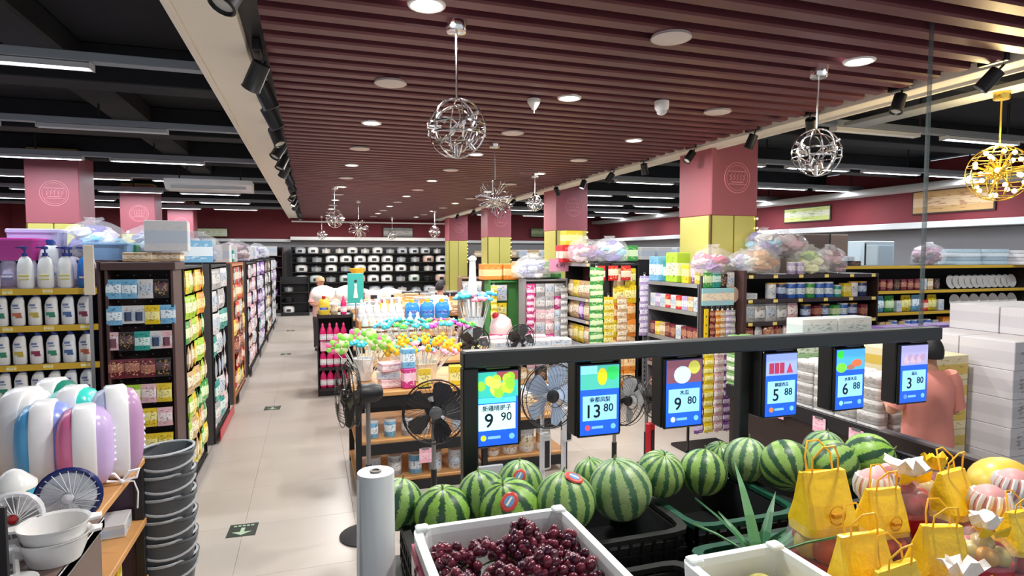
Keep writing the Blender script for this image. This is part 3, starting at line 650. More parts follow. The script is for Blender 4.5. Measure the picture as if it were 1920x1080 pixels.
for i, (u, v, r, z, md, sk) in enumerate(mdata):
    p = at(u, v, Z=z); R = r*(p.x*_s+p.y*_c)/FPX
    if u > 1300: R *= .93
    p.z = max(p.z, .815+R)
    t = thing('watermelon', mlab[i], 'watermelon', p, 0, 'watermelons on the stand')
    rx, ry = (-.15+.3*random.random(), -.4+.5*random.random()) if i not in (12, 13, 14) else (.3, -1.0)
    t.rotation_euler = (rx, ry, random.random()*6); t.scale = (R, R, R)
    put('rind', melm[md], t); put('stem', stem, t)
    if sk:
        d = Vector((-.3, -.8, .62)).normalized() if i != 5 else Vector((.15, -.35, .93)).normalized()
        R3 = t.rotation_euler.to_matrix().inverted(); dl = R3 @ d
        put('sticker', stk, t, dl*1.0, Vector((0, 0, 1)).rotation_difference(dl).to_euler())

# foam boxes
def foam(label, corners_x, y0, y1, zt, h, printc=None):
    x0, x1 = corners_x; t = thing('foam_box', label, 'box', ((x0+x1)/2, (y0+y1)/2, zt-h)); wd = x1-x0; d = y1-y0
    rings = [se(wd-.02, d-.02, 0, 24, 12), se(wd, d, h-.002, 24, 14), se(wd-.012, d-.012, h, 24, 14), se(wd-.05, d-.05, h, 24, 14), se(wd-.06, d-.06, h-.02, 24, 14), se(wd-.08, d-.08, .03, 24, 14)]
    MB().loft(rings).obj('body', M('#eef3f0', .6, bump=.05, scale=200), t)
    for sx_ in (-1, 1):
        for sy_ in (-1, 1): MB().bbox(sx_*(wd/2-.05), sx_*(wd/2-.01), min(sy_*(d/2-.05), sy_*(d/2-.01)), max(sy_*(d/2-.05), sy_*(d/2-.01)), h-.004, h+.012, .004).obj('corner_lug', M('#eef3f0', .6), t)
    if printc:
        MB().box(-wd/2-.004, -wd/2+.006, -d/2+.03, d/2-.03, .02, h*.8).obj('side_print', PR(printc, '#f0e8e0', '#c8a030', .5), t)
    return t
foam('white foam box heaped with red grapes', (.285, .80), 1.30, 1.86, 1.20, .20, '#b8305a')
foam('white foam box with a few yellow mangoes in front of the gift bags', (.99, 1.33), 1.02, 1.46, 1.18, .2)
for a in ((.3, .79, 1.32, 1.84, .74, 1.0, 'printed carton stacked under the grape box'), (1.0, 1.32, 1.04, 1.44, .74, .98, 'white carton stacked under the mango box')):
    tt = thing('carton', a[6], 'box', ((a[0]+a[1])/2, (a[2]+a[3])/2, a[4])); w2, d2, h2 = (a[1]-a[0])/2, (a[3]-a[2])/2, a[5]-a[4]
    MB().bbox(-w2, w2, -d2, d2, 0, h2, .004).obj('body', PR('#c86a80', '#f0e8e0', '#7a2030'), tt); MB().box(-.03, .03, -d2-.002, d2+.002, h2-.04, h2+.0005).obj('packing_tape', M('#c9a878', .3), tt)
# grapes in bunches
gm = [MB().ball((0, 0, 0), 0.0145, seg=8, rings=6, sz=1.15).mesh('grape', M(c, .28, noise=.3, scale=60, coat=.2), True) for c in ('#6a2236', '#521a2c', '#7c2c3e', '#4a1830')]
gs = M('#6a6a3a', .7); gi = 0
for bx in range(4):
    for by in range(3):
        cx, cy = .365+bx*.118, 1.39+by*.155
        t = thing('grape_bunch', 'dark red grape bunch, %s across in the %s row of the box' % (nth(bx), nth(by)), 'grapes', (cx, cy, 1.085), random.random()*6, 'red grape bunches'); gi += 1
        MB().tube([(0, -.06, .03), (0, 0, .045), (.01, .05, .055), (.01, .07, .075)], .003, 5).obj('stem', gs, t)
        bh = .09+.03*(bx == 2)+.012*by
        for i in range(58):
            u_ = (i+.5)/58; r = .082*math.sqrt(random.random()); a = i*2.4; zz = bh*(1-.8*(r/.082)**2)+random.uniform(-.012, .008)
            put('grape', gm[i % 4], t, (r*math.cos(a)*1.0, r*math.sin(a)*1.12, max(0, zz)), (random.random(), random.random()*.8, 0))
# mangoes
mg = [MB().ball((0, 0, 0), .034, seg=12, rings=8, sx=1.25, sz=.85).mesh('skin', M(c, .45, noise=.25, scale=40), True) for c in ('#c9a63a', '#b58e34', '#a8a040')]
ms = MB().rod((.041, 0, 0), (.05, 0, .004), .003).mesh('stem', M('#4a3a20'))
for i in range(16):
    x, y = 1.07+(i % 4)*.06, 1.12+(i//4)*.075; 
    t = thing('mango', 'small yellow mango in the foam box, %s across in the %s row from the front' % (nth(i % 4), nth(i//4)), 'mango', (x+random.uniform(-.01, .01), y+random.uniform(-.01, .01), 1.04+.012*(i % 3)+.02*(i//4)), random.random()*6, 'small mangoes'); put('skin', mg[i % 3], t); put('stem', ms, t)
# loose fill under the mangoes
t = tag(MB().bbox(1.04, 1.28, 1.07, 1.41, 1.01, 1.03, .004).obj('foam_liner', M('#e6ebe4', .7)), 'white foam liner under the small mangoes', 'liner')

# aloe plants laid in the dark crate
for k, (u, v, lab) in enumerate(((1425, 1000, 'spiky green aloe plant with upright leaves in front of the boldly striped watermelon'), (1560, 885, None))):
    if lab is None: continue
    p = at(u, v, Y=1.62); p.z = 1.0
    t = thing('aloe_plant', lab, 'plant', p)
    for i in range(11):
        a = i*.62; L_ = .22+.06*(i % 3); o = (math.cos(a), math.sin(a)); up = .55+.35*((i*7) % 5)/5
        pts = [Vector((o[0]*L_*q*(.35+.4*q), o[1]*L_*q*(.35+.4*q), L_*q*up)) for q in (0, .25, .5, .75, 1)]
        sd = Vector((-o[1], o[0], 0)); rings = []
        for q, pt in zip((.016, .02, .017, .011, .001), pts):
            rings.append([tuple(pt+sd*q), tuple(pt+Vector((0, 0, -.006))), tuple(pt-sd*q), tuple(pt+Vector((0, 0, .003)))])
        MB().loft(rings).obj('leaf', M(('#3f7a4a', '#2f6a44', '#5a9060')[i % 3], .45), t)
    MB().lathe([(.05, -.1), (.065, .0), (.06, .0)], 14).obj('pot', M('#1d3a30', .6), t, True)
    MB().lathe([(.058, -.005), (.02, .006)], 12).obj('soil', M('#2a2018', .9), t)
crate(1.62, 1.50, .74, .30, .30, .16, 'small black crate holding the aloe plant', CRT)

# gift bags of fruit: yellow bag with ribbon handles, clear wrap, red band, fruit inside
YB = M('#ffcc22', .3, noise=.12, scale=18, bump=.7); RIB = M('#ffbe28', .5); FILM = M('#ffffff', .06, alpha=.12, bump=.9, scale=18); REDB = M('#b81428', .35, bump=.4, scale=14)
apl = [MB().ball((0, 0, 0), .04, seg=10, rings=7, sz=.9).mesh('fruit', M(c, .35, noise=.3, scale=20), True) for c in ('#b8322a', '#d8a040', '#a03040', '#c8b060')]
def crump(wd_, d_, z, rnd, j=.05, n=18, p=2.6): return [(x*(1+rnd.uniform(-j, j)), y*(1+rnd.uniform(-j, j)), zz+rnd.uniform(-.003, .003)) for x, y, zz in se(wd_, d_, z, n, p)]
def giftbag(p, rz, label, big=1.0, kind=0):
    t = thing('fruit_gift_bag', label, 'gift bag', p, rz, 'fruit gift bags'); t.scale = (min(big, 1.12),)*2+(big,)
    rnd = random.Random(int(p.x*997+p.y*313)); t.rotation_euler = (rnd.uniform(-.08, .02), rnd.uniform(-.1, .12), rz)
    def fruits(n_, z, r_):
        for i in range(n_):
            a_ = i*2*PI/(n_-1); r = r_ if i < n_-1 else 0
            put('fruit', apl[rnd.randrange(4)], t, (r*math.cos(a_), r*math.sin(a_), z+(.03 if i == n_-1 else 0)), (rnd.random(), 0, rnd.random()*6))
    if kind == 0:
        MB().loft([crump(q*.16, q*.14, z, rnd, .03) for q, z in ((.8, 0), (1.0, .03), (1.06, .07), (1.0, .075))]).obj('red_base', REDB, t)
        fruits(7, .11, .05)
        MB().loft([crump(.185, .165, .06, rnd), crump(.205, .18, .11, rnd), crump(.17, .14, .17, rnd)], cap=(0, 0)).obj('clear_wrap', FILM, t, True)
        rr = [crump(.15*a_, dd, z, rnd, .02, 16, 5) for a_, dd, z in ((1.12, .12, .145), (1.08, .13, .17), (1.0, .09, .22), (.96, .035, .28), (.94, .022, .30))]
        MB().loft(rr).obj('bag_body', YB, t)
        for yy in (-.012, .012): MB().tube([(-.04, yy, .295), (-.042, yy*1.4, .335), (-.02, yy*3, .37), (.015, yy*3, .372), (.04, yy*1.4, .34), (.042, yy, .295)], .003, 5).obj('ribbon_handle', RIB, t, True)
        MB().ring((0, -.062, .20), (0, 1, 0), .024, .0016, 16, 4).box(-.015, .015, -.07, -.055, .195, .205).obj('emblem', M('#d8981c', .5), t)
    elif kind in (1, 2):
        MB().loft([crump(.17*q, .15*q, z, rnd, .05) for q, z in ((.8, 0), (1.05, .03), (1.15, .10), (1.1, .14))]).obj('red_base', REDB, t); fruits(7, .165, .05)
        MB().loft([crump(.21, .18, .13, rnd), crump(.2, .17, .19, rnd), crump(.12, .1, .235, rnd), crump(.05, .045, .25, rnd)], cap=(0, 0)).obj('clear_wrap', FILM, t, True)
        MB().loft([crump(.05, .05, .245, rnd, .1), [(x, y, z+rnd.uniform(-.012, .012)) for x, y, z in crump(.08, .07, .275, rnd, .25)], [(x, y, z+rnd.uniform(-.022, .022)) for x, y, z in crump(.115, .10, .305, rnd, .35)], [(x*.3, y*.3, z-.02) for x, y, z in crump(.1, .09, .30, rnd, .2)]], cap=(1, 1)).obj('paper_ruff', M('#f4eee8', .5, bump=.5) if kind == 1 else YB, t)
        MB().ring((0, 0, .25), (0, 0, 1), .028, .007, 14, 5).obj('tie_ribbon', RIB, t)
        for s_ in (-1, 1): MB().loft([[(s_*x+cx_*s_, y-.04, z) for x, y, z in ((0, 0, .245+dz), (.06, -.01, .27+dz), (.062, .0, .235+dz), (.02, .01, .225+dz))][::s_] for dz, cx_ in ((0, 0), (.008, .0))]).obj('bow_loop', YB, t)
    else:   # fruit in a white foam net
        MB().ball((0, 0, .07), .055, 0, 14, 9).obj('fruit', M('#d89a98', .5, noise=.2), t, True)
        g = MB()
        for i in range(14):
            a_ = i*2*PI/14; g.tube([(.054*math.sin(q)*math.cos(a_+q*s2), .054*math.sin(q)*math.sin(a_+q*s2), .07-.057*math.cos(q)) for q in (.2, .7, 1.2, 1.7, 2.2) for s2 in (.25,)], .0075, 5)
        g.obj('foam_net', M('#f6f4f2', .7), t, True)
gb = [(1552, 885, 1.5, 0, 'tall yellow gift bag standing nearest the striped watermelons'), (1650, 915, 1.5, 0, 'yellow gift bag standing beside the tall one, its handles leaning'),
      (1628, 1000, 1.25, 0, 'yellow gift bag with a round emblem, in front of the tall one'), (1755, 985, 1.25, 0, 'yellow gift bag with a shiny highlight, in front of the red bundles'),
      (1795, 885, 1.5, 0, 'yellow gift bag between the red bundles and the netted fruit'), (1905, 960, 1.3, 0, 'yellow gift bag cut by the frame side'),
      (1700, 862, 1.62, 1, 'red fruit bundle with a white ruff beside the last watermelon'), (1752, 858, 1.72, 2, 'red fruit bundle with a yellow bow near the shopper in salmon'), (1480, 985, 1.30, 9, ''),
      (1840, 965, 1.3, 1, 'red fruit bundle with a white ruff below the netted fruit'), (1690, 1055, 1.12, 0, 'yellow gift bag at the bottom edge between the shiny one and the emblem one'), (1820, 1060, 1.10, 1, 'fruit bundle at the bottom edge below the red one'),
      (1855, 925, 1.42, 3, 'pinkish fruit in a white foam net beside the big yellow melon'), (1900, 925, 1.5, 3, 'second netted fruit, between the yellow melon and the frame side'), (1640, 880, 1.66, 3, 'netted fruit behind the two tall yellow bags'), (1672, 890, 1.68, 3, 'netted fruit between the tall yellow bags and the red bundle')]
for i, (u, v, Y, kd, lab) in enumerate(gb):
    if kd == 9: continue
    p = at(u, v, Y=Y); sc_ = (p.z-.985)/.30; p.z = .985
    if kd == 3: p.z = 1.12; sc_ = 1.15; tag(MB().lathe([(.05, 0), (.055, .13), (.03, .135)], 12).obj('display_cup', M('#e8e0dc', .5)), 'pale cup under the netted fruit, %s of four' % nth(i-12), 'cup').location = (p.x, p.y, .985)
    giftbag(p, random.uniform(-.3, .25), lab, sc_, kd)
tt = thing('display_riser', 'black riser under the fruit gift bags', 'riser', (2.08, 1.38, .74)); MB().bbox(-.62, .92, -.38, .50, 0, .24, .01).obj('body', M('#141716', .6), tt); MB().box(-.61, .91, -.37, .49, .24, .244).obj('mat', M('#1a3028', .8), tt)
t = thing('yellow_melon', 'big smooth yellow melon behind the gift bags by the side rail', 'melon', (2.62, 1.72, 1.0)); t.rotation_euler = (.1, .15, .3); t.location = (2.78, 1.75, 1.07)
MB().ball((0, 0, 0), .125, seg=20, rings=12, sx=1.35, sz=.92).obj('rind', M('#e0bd4a', .35, noise=.1), t, True); MB().rod((.166, 0, 0), (.185, 0, .006), .006).obj('stem', M('#7a7a3a'), t)

# plastic bag roll on its stand
t = thing('bag_roll', 'tall white roll of thin plastic produce bags at the stand corner', 'bag roll', (.178, 1.85, 1.04))
MB().lathe([(.056, 0), (.056, .35), (.054, .352), (.018, .352)], 24, cap=(1, 1)).obj('film_roll', M('#e6eae8', .22, trans=.15), t, True)
MB().lathe([(.018, .3525), (.018, .357), (.011, .357), (.011, .3527)], 16).obj('core', M('#8a8a84', .6), t, True)
MB().loft([[(-.056, -.02, 0), (-.062, -.02, .0), (-.056, -.05, .0)], [(-.054, -.02, .34), (-.058, -.02, .34), (-.05, -.03, .34)]]).obj('loose_sheet', M('#f0f2f2', .3), t)
t = thing('roll_holder', 'thin metal holder carrying the plastic bag roll', 'holder', (.178, 1.85, 0))
MB().lathe([(.11, 0), (.11, .012), (.02, .02), (.02, 1.03), (.05, 1.035), (.05, 1.04)], 20).obj('post', STEEL, t, True); MB().lathe([(.06, .62), (.075, .64), (.075, .72), (.05, .76), (.02, .77)], 16, sx=1.1).obj('black_knob', BLK, t, True)

# ---- overhead bar with six price screens
t = thing('screen_bar', 'black square bar above the produce stand carrying six price screens', 'bar', (0, 0, 0))
MB().bbox(.63, 3.52, 2.57, 2.645, 1.548, 1.623, .007).obj('beam', M('#24282b', .4, noise=.1), t)
MB().bbox(.63, .70, 2.58, 2.64, 0, 1.548, .005).obj('post', M('#1b1d20', .45), t)
MB().bbox(2.20, 2.26, 2.70, 2.76, 0, 1.56, .005).bbox(2.20, 2.26, 2.6, 2.76, 1.55, 1.6, .004).obj('post', M('#1b1d20', .45), t)
def em(c, e=1.1): return M(c, .4, emit=e)
SCR = [('9', '90', '新疆晴提子', 'grape'), ('13', '80', '金都凤梨', 'pine'), ('9', '80', '木瓜', 'coco'), ('5', '88', '麒麟西瓜', 'slab'), ('6', '88', '水果木瓜', 'leafy'), ('3', '80', '蒜头', 'pale')]
SL = ['first price screen reading 9 90 with green grapes, beside the bar post', 'second price screen reading 13 80 with a yellow fruit', 'third price screen reading 9 80 with a white fruit', 'fourth price screen reading 5 88 with red squares', 'fifth price screen reading 6 88 with green and orange fruit', 'sixth price screen reading 3 80, in front of the shopper']
SX = [.528, .873, 1.187, 1.591, 1.909, 2.231]
INK = M('#12233a', .5)
for i, x in enumerate(SX):
    t = thing('price_screen', SL[i], 'screen', (x*1.5, 2.61, 1.352), random.uniform(-.02, .02), 'hanging price screens'); t.scale = (1.5,)*3
    W2, H2 = .068, .112
    MB().bbox(-W2-.008, W2+.008, .0, .012, -H2-.008, H2+.008, .004).obj('housing', M('#0c0d10', .35), t)
    MB().bbox(-W2-.012, W2+.016, .012, .075, -H2-.006, H2+.014, .004).obj('rear_housing', M('#0c0d10', .45), t)
    MB().bbox(-.04, .04, -.022, .05, H2+.012, H2+.03, .004).obj('clamp', M('#1c1f22', .4), t)
    s_ = MB().box(-W2, W2, -.002, 0, -H2, H2).obj('display', em('#1c55d8', 1.25), t)
    def pl(g, name, mat): g.obj(name, mat, s_)
    def disc(cx, cz, r, y=-.0032, sx=1): return MB().loft([[(cx+r*sx*math.cos(2*PI*k/14), y_, cz+r*math.sin(2*PI*k/14)) for k in range(14)] for y_ in (y+.0008, y)])
    kd = SCR[i][3]
    top = {'grape': '#38c0b0', 'pine': '#4ab8a8', 'coco': '#7a4a5a', 'slab': '#8fa4f0', 'leafy': '#4aa8e8', 'pale': '#a8a4d8'}[kd]
    pl(MB().box(-W2, W2, -.0028, -.002, .035, H2), 'picture', em(top, 1.0))
    rnd = random.Random(i)
    if kd == 'grape':
        for k in range(22): pl(disc(rnd.uniform(-.05, .052), rnd.uniform(.046, .096), .0145, -.0034-.0003*(k % 6)), 'fruit_dot', em(('#b8f040', '#d8ff60', '#90e040')[k % 3], 1.1))
        pl(MB().box(0, W2, -.0031, -.0028, .085, H2), 'corner_patch', em('#a8505a', .9))
    elif kd == 'pine': pl(disc(.008, .075, .028, sx=.6), 'fruit_dot', em('#e8c820', 1.1)); pl(disc(.044, .086, .023, -.003), 'leaf_dot', em('#30c060')); pl(MB().box(-W2, -.01, -.003, -.0028, .085, H2), 'sky_patch', em('#88d8ff', 1.1))
    elif kd == 'coco': pl(disc(-.008, .062, .03, sx=1.1), 'fruit_dot', em('#b8c8f0', 1.1)); pl(disc(.038, .086, .023), 'leaf_dot', em('#b8b850', 1))
    elif kd == 'slab':
        for xx in (-.055, -.032, -.009): pl(MB().box(xx, xx+.02, -.0034, -.0028, .042, .08), 'fruit_slab', em('#a03050', 1))
        pl(MB().add([(.02, -.0034, .042), (.05, -.0034, .042), (.035, -.0034, .08)], [(0, 1, 2)]), 'fruit_wedge', em('#b03858', 1))
    elif kd == 'leafy': pl(disc(-.05, .094, .016), 'leaf_dot', em('#30d040')); pl(disc(-.045, .045, .018, sx=1.4), 'leaf_dot', em('#70e040')); pl(disc(.03, .06, .014, -.0036, 1.8), 'fruit_dot', em('#e06a40')); pl(disc(0, .046, .01, -.0036, 2), 'fruit_dot', em('#a06a50'))
    else:
        for k in range(6): pl(disc(-.04+.016*k, .055+.01*(k % 2), .014, -.0033-.0002*k), 'fruit_dot', em(('#c0a8b8', '#a890b0')[k % 2]))
    if kd == 'grape': pl(MB().box(-W2*.9, W2*.9, -.0036, -.0028, .018, .034), 'banner', em('#50d0f0', 1.1))
    pl(MB().bbox(-W2*.88, W2*.88, -.0034, -.002, -.065, .014, .0006), 'price_card', em('#c8f4ff' if i == 0 else '#8fd0ff', 1.1))
    for body, sz, cx, cz in ((SCR[i][2], .016, 0, .001), (SCR[i][0], .052, -.025, -.037), (SCR[i][1], .031, .030, -.027)):
        if body == SCR[i][2] and i > 2: sz = .013
        put('lettering', text_mesh(body, sz*1.15, INK, bold=sz*.012), s_, (cx, -.0042, cz), (PI/2, 0, 0))
    pl(disc(-.042, -.088, .009), 'corner_badge', em(('#c8e830', '#d84a5a', '#c8d8f0', '#e07a40', '#90d8e0', '#5a8af0')[i])); pl(disc(.048, -.088, .009), 'round_badge', em('#70b8ff'))
    pl(MB().box(-.028, .012, -.003, -.002, -.092, -.084), 'caption_line', em('#78b4ff'))

# ================================================================== LEFT FRONT COUNTER
t = thing('display_counter', 'brown laminate counter with small household appliances on top', 'counter', (-2.2, 1.2, 0))
MB().bbox(0, 1.365, 0, 1.7, .91, .95, .004).obj('worktop', M('#7a655c', .35, noise=.12, scale=4), t); MB().box(1.33, 1.355, .02, 1.68, 0, .91).obj('side_panel', M('#6a564e', .4, noise=.12, scale=4), t); MB().box(0, 1.33, 1.66, 1.68, 0, .91).obj('rear_panel', M('#5a4840', .5), t); MB().bbox(1.355, 1.365, .0, 1.7, .905, .95, .002).obj('edge_strip', STEEL, t)
t = thing('wooden_shelf_unit', 'black framed shelf unit with light wooden boards behind the brown counter', 'shelf', (-2.2, 2.93, 0))
for z in (.95, .62, .3): MB().bbox(0, 1.33, 0, .78, z-.035, z, .004).obj('shelf_board', WOOD, t)
for x in (0, 1.28):
    for y in (.0, .74): MB().bbox(x, x+.045, y, y+.04, 0, .915, .003).obj('post', BLK, t)
MB().box(0, 1.3, .76, .78, 0, .9).obj('back_panel', M('#4a3a4a', .6), t)
MB().box(1.12, 1.14, .05, .7, .62, .91).obj('side_sheet', M('#c8b8d8', .5), t)
for (x, y, z, k, lab) in ((-1.02, 3.2, .62, 'ct_white', 'white boxed item on the lower wooden board'), (-1.05, 3.4, .62, 'ct_sky_blue', 'blue and white boxed item on the lower wooden board'), (-1.0, 3.56, .62, 'fl_white', 'flat white packet on the lower wooden board'),
                          (-1.0, 3.12, .3, 'ct_lime_green', 'lime green boxed item on the bottom wooden board'), (-1.02, 3.32, .3, 'ct_tan', 'tan boxed item on the bottom wooden board'), (-1.0, 3.52, .3, 'ct_yellow', 'yellow boxed item on the bottom wooden board')):
    spawn(k, lab, (x, y, z), PI/2+.1, 'boxed items on the wooden unit')

def shell(u, v, Y, hh, ww, side_c, label, rz, lean=0, zb=.951):
    """plastic tub stood on end: white rim band with coloured shallow bowls on both sides"""
    p = at(u, v, Y=Y); t = thing('plastic_tub', label, 'tub', (p.x, p.y, zb+hh/2), rz, 'plastic tubs stood on end')
    def ring(k, y): return [(x*k, y, z*k) for x, z in [(ww/2*math.copysign(abs(math.cos(a))**.7, math.cos(a)), hh/2*math.copysign(abs(math.sin(a))**.7, math.sin(a))) for a in [2*PI*i/20 for i in range(20)]]]
    MB().loft([ring(.96, -.045), ring(1, -.035), ring(1, .035), ring(.96, .045)]).obj('rim', M('#f4f4f6', .25), t, True)
    for s_ in (-1, 1): MB().loft([ring(.93, s_*.045), ring(.88, s_*.075), ring(.7, s_*.10), ring(.4, s_*.112)][::s_]).obj('bowl', M(side_c[(s_+1)//2], .25, noise=.05), t, True)
    g = MB()
    for i in range(6): g.box(-ww*.2, ww*.2, -.118, -.10, -hh*.2+i*.03, -hh*.2+i*.03+.008)
    g.obj('drain_slat', M('#e8ecf4', .4), t); t.rotation_euler = (lean, 0, rz); return t
shell(85, 800, 3.35, .42, .30, ('#8fa0e8', '#5fb8f0'), 'tall white tub with periwinkle side, third from the ribbon bow', 1.78)
shell(160, 800, 3.3, .40, .28, ('#c8b0e0', '#f080b0'), 'white tub with lilac and pink sides behind the navy round fan', 1.82)
shell(218, 790, 3.42, .46, .24, ('#b890b8', '#c8d0f0'), 'narrow pinkish white tub beside the ribbon bow', 1.9)
shell(140, 770, 3.58, .44, .26, ('#40d8c8', '#60e0d8'), 'turquoise tub behind the lilac one', 1.5)
shell(45, 765, 3.55, .45, .30, ('#f2f0f0', '#d8c8c0'), 'plain white tub at the back', 1.4)
shell(100, 762, 3.72, .46, .28, ('#1f8a72', '#2a9a80'), 'dark green tub behind the periwinkle one', 1.5)
# toy pail
p = at(22, 830, Y=3.0); t = thing('plastic_pail', 'small white and cyan pail with a yellow lid at the counter', 'pail', (p.x, p.y, .951), .2)
MB().lathe([(.06, 0), (.075, .12), (.078, .13)], 18).obj('body', M('#38b8e0', .3), t, True); MB().lathe([(.08, .13), (.08, .15), (.03, .2), (.01, .21)], 18).obj('lid', M('#f0f2f0', .3), t, True); MB().box(.0, .05, -.085, -.06, .08, .13).obj('label_patch', M('#f0d820', .4), t)

def round_fan(loc, rz, R, rim, face, hub, label, base=True, blades=5, blade_c=None, yaw=0):
    t = thing('desk_fan', label, 'fan', loc, rz)
    h = R+.06 if base else R
    g = MB().ring((0, 0, h), (0, 1, 0), R, .012, 28, 6); g.obj('guard_rim', M(rim, .3), t, True)
    MB().lathe([(R*.98, 0), (R*.98, .03)], 28, ax=((0, .03, h), (0, -1, 0))).obj('back_shell', M(face, .4), t)
    g = MB()
    for i in range(24):
        a = 2*PI*i/24; g.rod((R*.25*math.cos(a), -.03, h+R*.25*math.sin(a)), (R*math.cos(a+.5), -.012, h+R*math.sin(a+.5)), .0018, 4)
    g.obj('guard_grille', M(face, .4), t)
    for i in range(blades):
        a = 2*PI*i/blades; c, s = math.cos(a), math.sin(a); v = []
        for q, w_, y in ((.15, .05, 0), (.5, .16, .006), (.8, .2, .01), (.9, .1, .006)):
            for k in (-1, 1): v.append((R*(q*c-k*w_*s), -.012+k*y, h+R*(q*s+k*w_*c)))
        MB().add(v, [(0, 1, 3, 2), (2, 3, 5, 4), (4, 5, 7, 6)]).obj('blade', M(blade_c or '#b8b8bc', .35), t)
    MB().lathe([(R*.2, 0), (R*.18, .012), (.004, .018)], 14, ax=((0, -.02, h), (0, -1, 0))).obj('hub', M(hub, .3), t, True)
    if base:
        MB().rod((0, .035, 0), (0, .035, h), .013, 8).obj('stem', M(face, .4), t, True); MB().lathe([(R*.75, 0), (R*.78, .008), (R*.6, .022), (.02, .03)], 20, sx=.8).obj('base', M(face, .35), t, True)
    return t
p = at(22, 925, Y=2.62); round_fan((p.x, p.y, .951), .25, .085, '#e8e8ea', '#e4e2e2', '#a82020', 'small white desk fan with red hub beside the white basins', True, 4, '#8a8a8c')
p = at(128, 900, Y=2.85); round_fan((p.x, p.y, .965), .12, .108, '#1c2a6a', '#dfe3ea', '#e8eaf0', 'round white desk fan with navy rim on the counter', False, 5, '#eceef2')
p = at(30, 1015, Y=2.35); t = thing('ladle', 'white plastic ladle lying on the brown counter', 'ladle', (p.x, p.y, .951), .4)
MB().lathe([(.004, .004), (.035, .002), (.055, .022), (.057, .03), (.052, .03), (.03, .01), (.004, .008)], 18, sy=1.2).obj('bowl', M('#f2f2ee', .35), t, True); MB().tube([(0, .06, .026), (0, .11, .05), (0, .16, .058)], .009, 6).obj('handle', M('#f2f2ee', .35), t, True)
# stacked white basins
p = at(102, 985, Y=2.55)
for i in range(2):
    t = thing('plastic_basin', ('lower', 'upper')[i]+' of two stacked white basins on the counter', 'basin', (p.x, p.y, .951+.045*i), .2)
    MB().lathe([(.078, 0), (.095, .045), (.104, .09), (.112, .094), (.112, .09)], 26, cap=(1, 0)).obj('outer', M('#f0efed', .3), t, True)
    MB().lathe([(.004, .006), (.072, .007), (.09, .045), (.1, .088), (.11, .094)], 26, cap=(1, 0)).obj('inner', M('#e6e4e2', .3), t, True)
    for s_ in (-1, 1): MB().loft([[(s_*.105, -.03, z), (s_*.142, -.02, z), (s_*.142, .02, z), (s_*.105, .03, z)] for z in (.084, .093)]).obj('grip', M('#f0efed', .3), t)
# ribbon bow with hanging cord
p = at(228, 890, Y=3.3); t = thing('ribbon_bow', 'white ribbon bow with a cord hanging over the wooden edge', 'ribbon', (p.x, p.y, .965), .2); RB = M('#f6f4f6', .6)
for s_ in (-1, 1): MB().tube([(0, 0, 0), (s_*.03, 0, .04), (s_*.07, .01, .045), (s_*.06, 0, .01), (0, 0, 0)], [.004, .009, .011, .008, .004], 6).obj('loop', RB, t, True)
MB().tube([(0, 0, 0), (.05, -.01, -.005), (.065, -.01, -.06), (.06, -.01, -.14)], .004, 5).obj('hanging_cord', RB, t, True); MB().ball((0, 0, 0), .012).obj('knot', RB, t, True)
t = thing('signboard', 'black upright board at the edge of the counter', 'sign', at(2, 860, Y=2.3)); t.location.z = .951
MB().bbox(-.03, .006, -.01, .01, .0, .3, .002).obj('panel', BLK, t); MB().bbox(-.05, .02, -.03, .03, 0, .01, .002).obj('foot', BLK, t)

# stack of grey baskets
bo = MB().loft([se(a*2, a*1.7, z, 18, 4) for a, z in ((.10, 0), (.125, .14), (.145, .285), (.155, .29), (.155, .30), (.142, .30), (.122, .14), (.097, .012))]).mesh('basket_body', M('#5c6064', .5), True)
bh_ = MB().tube([(.150*math.cos(a), -.03-.128*abs(math.sin(a))-.004, .27-.05*abs(math.sin(a))) for a in [PI+PI*i/12 for i in range(13)]], .007, 6).mesh('carry_handle', M('#a4a8ac', .35), True)
bh2 = MB().ring((0, 0, .300), (0, 0, 1), .156, .0075, 24, 6, ry=.128).mesh('wire_rim', M('#b4b8bc', .35), True)
for i in range(6):
    t = thing('shopping_basket', 'grey shopping basket, %s from the floor in the stack by the black post' % nth(i), 'basket', (-.80, 3.86, .02+.125*i), .08+.03*(i % 2), 'stacked grey baskets')
    put('basket_body', bo, t); put('carry_handle', bh_, t, (0, 0, 0), (0, 0, 0)); put('wire_rim', bh2, t)
# floor stickers with arrows
for i, (u, v) in enumerate(((455, 994), (511, 765), (536, 664), (545, 620))):
    p = at(u, v, Z=0); t = thing('floor_sticker', ('large dark floor sticker with a pale arrow by the stacked baskets', 'dark floor sticker with arrow in mid aisle', 'small dark floor sticker level with the red bottle shelf', 'last tiny floor sticker towards the cookware wall')[i], 'sticker', (p.x, p.y, 0), -.05)
    MB().box(-.1, .1, -.11, .11, 0, .0012).obj('panel', M('#1f2a24', .5), t)
    MB().add([(-.014, .04, .002), (.014, .04, .002), (.014, -.03, .002), (-.014, -.03, .002), (-.07, -.03, .002), (.07, -.03, .002), (0, -.085, .002)], [(0, 3, 2, 1), (4, 6, 5)]).obj('arrow', M('#a8c0a0', .5), t)
    for k in range(5): MB().box(-.07+.03*k, -.05+.03*k, .065, .085, .0012, .002).obj('mark', M('#a8c0a0', .5), t)

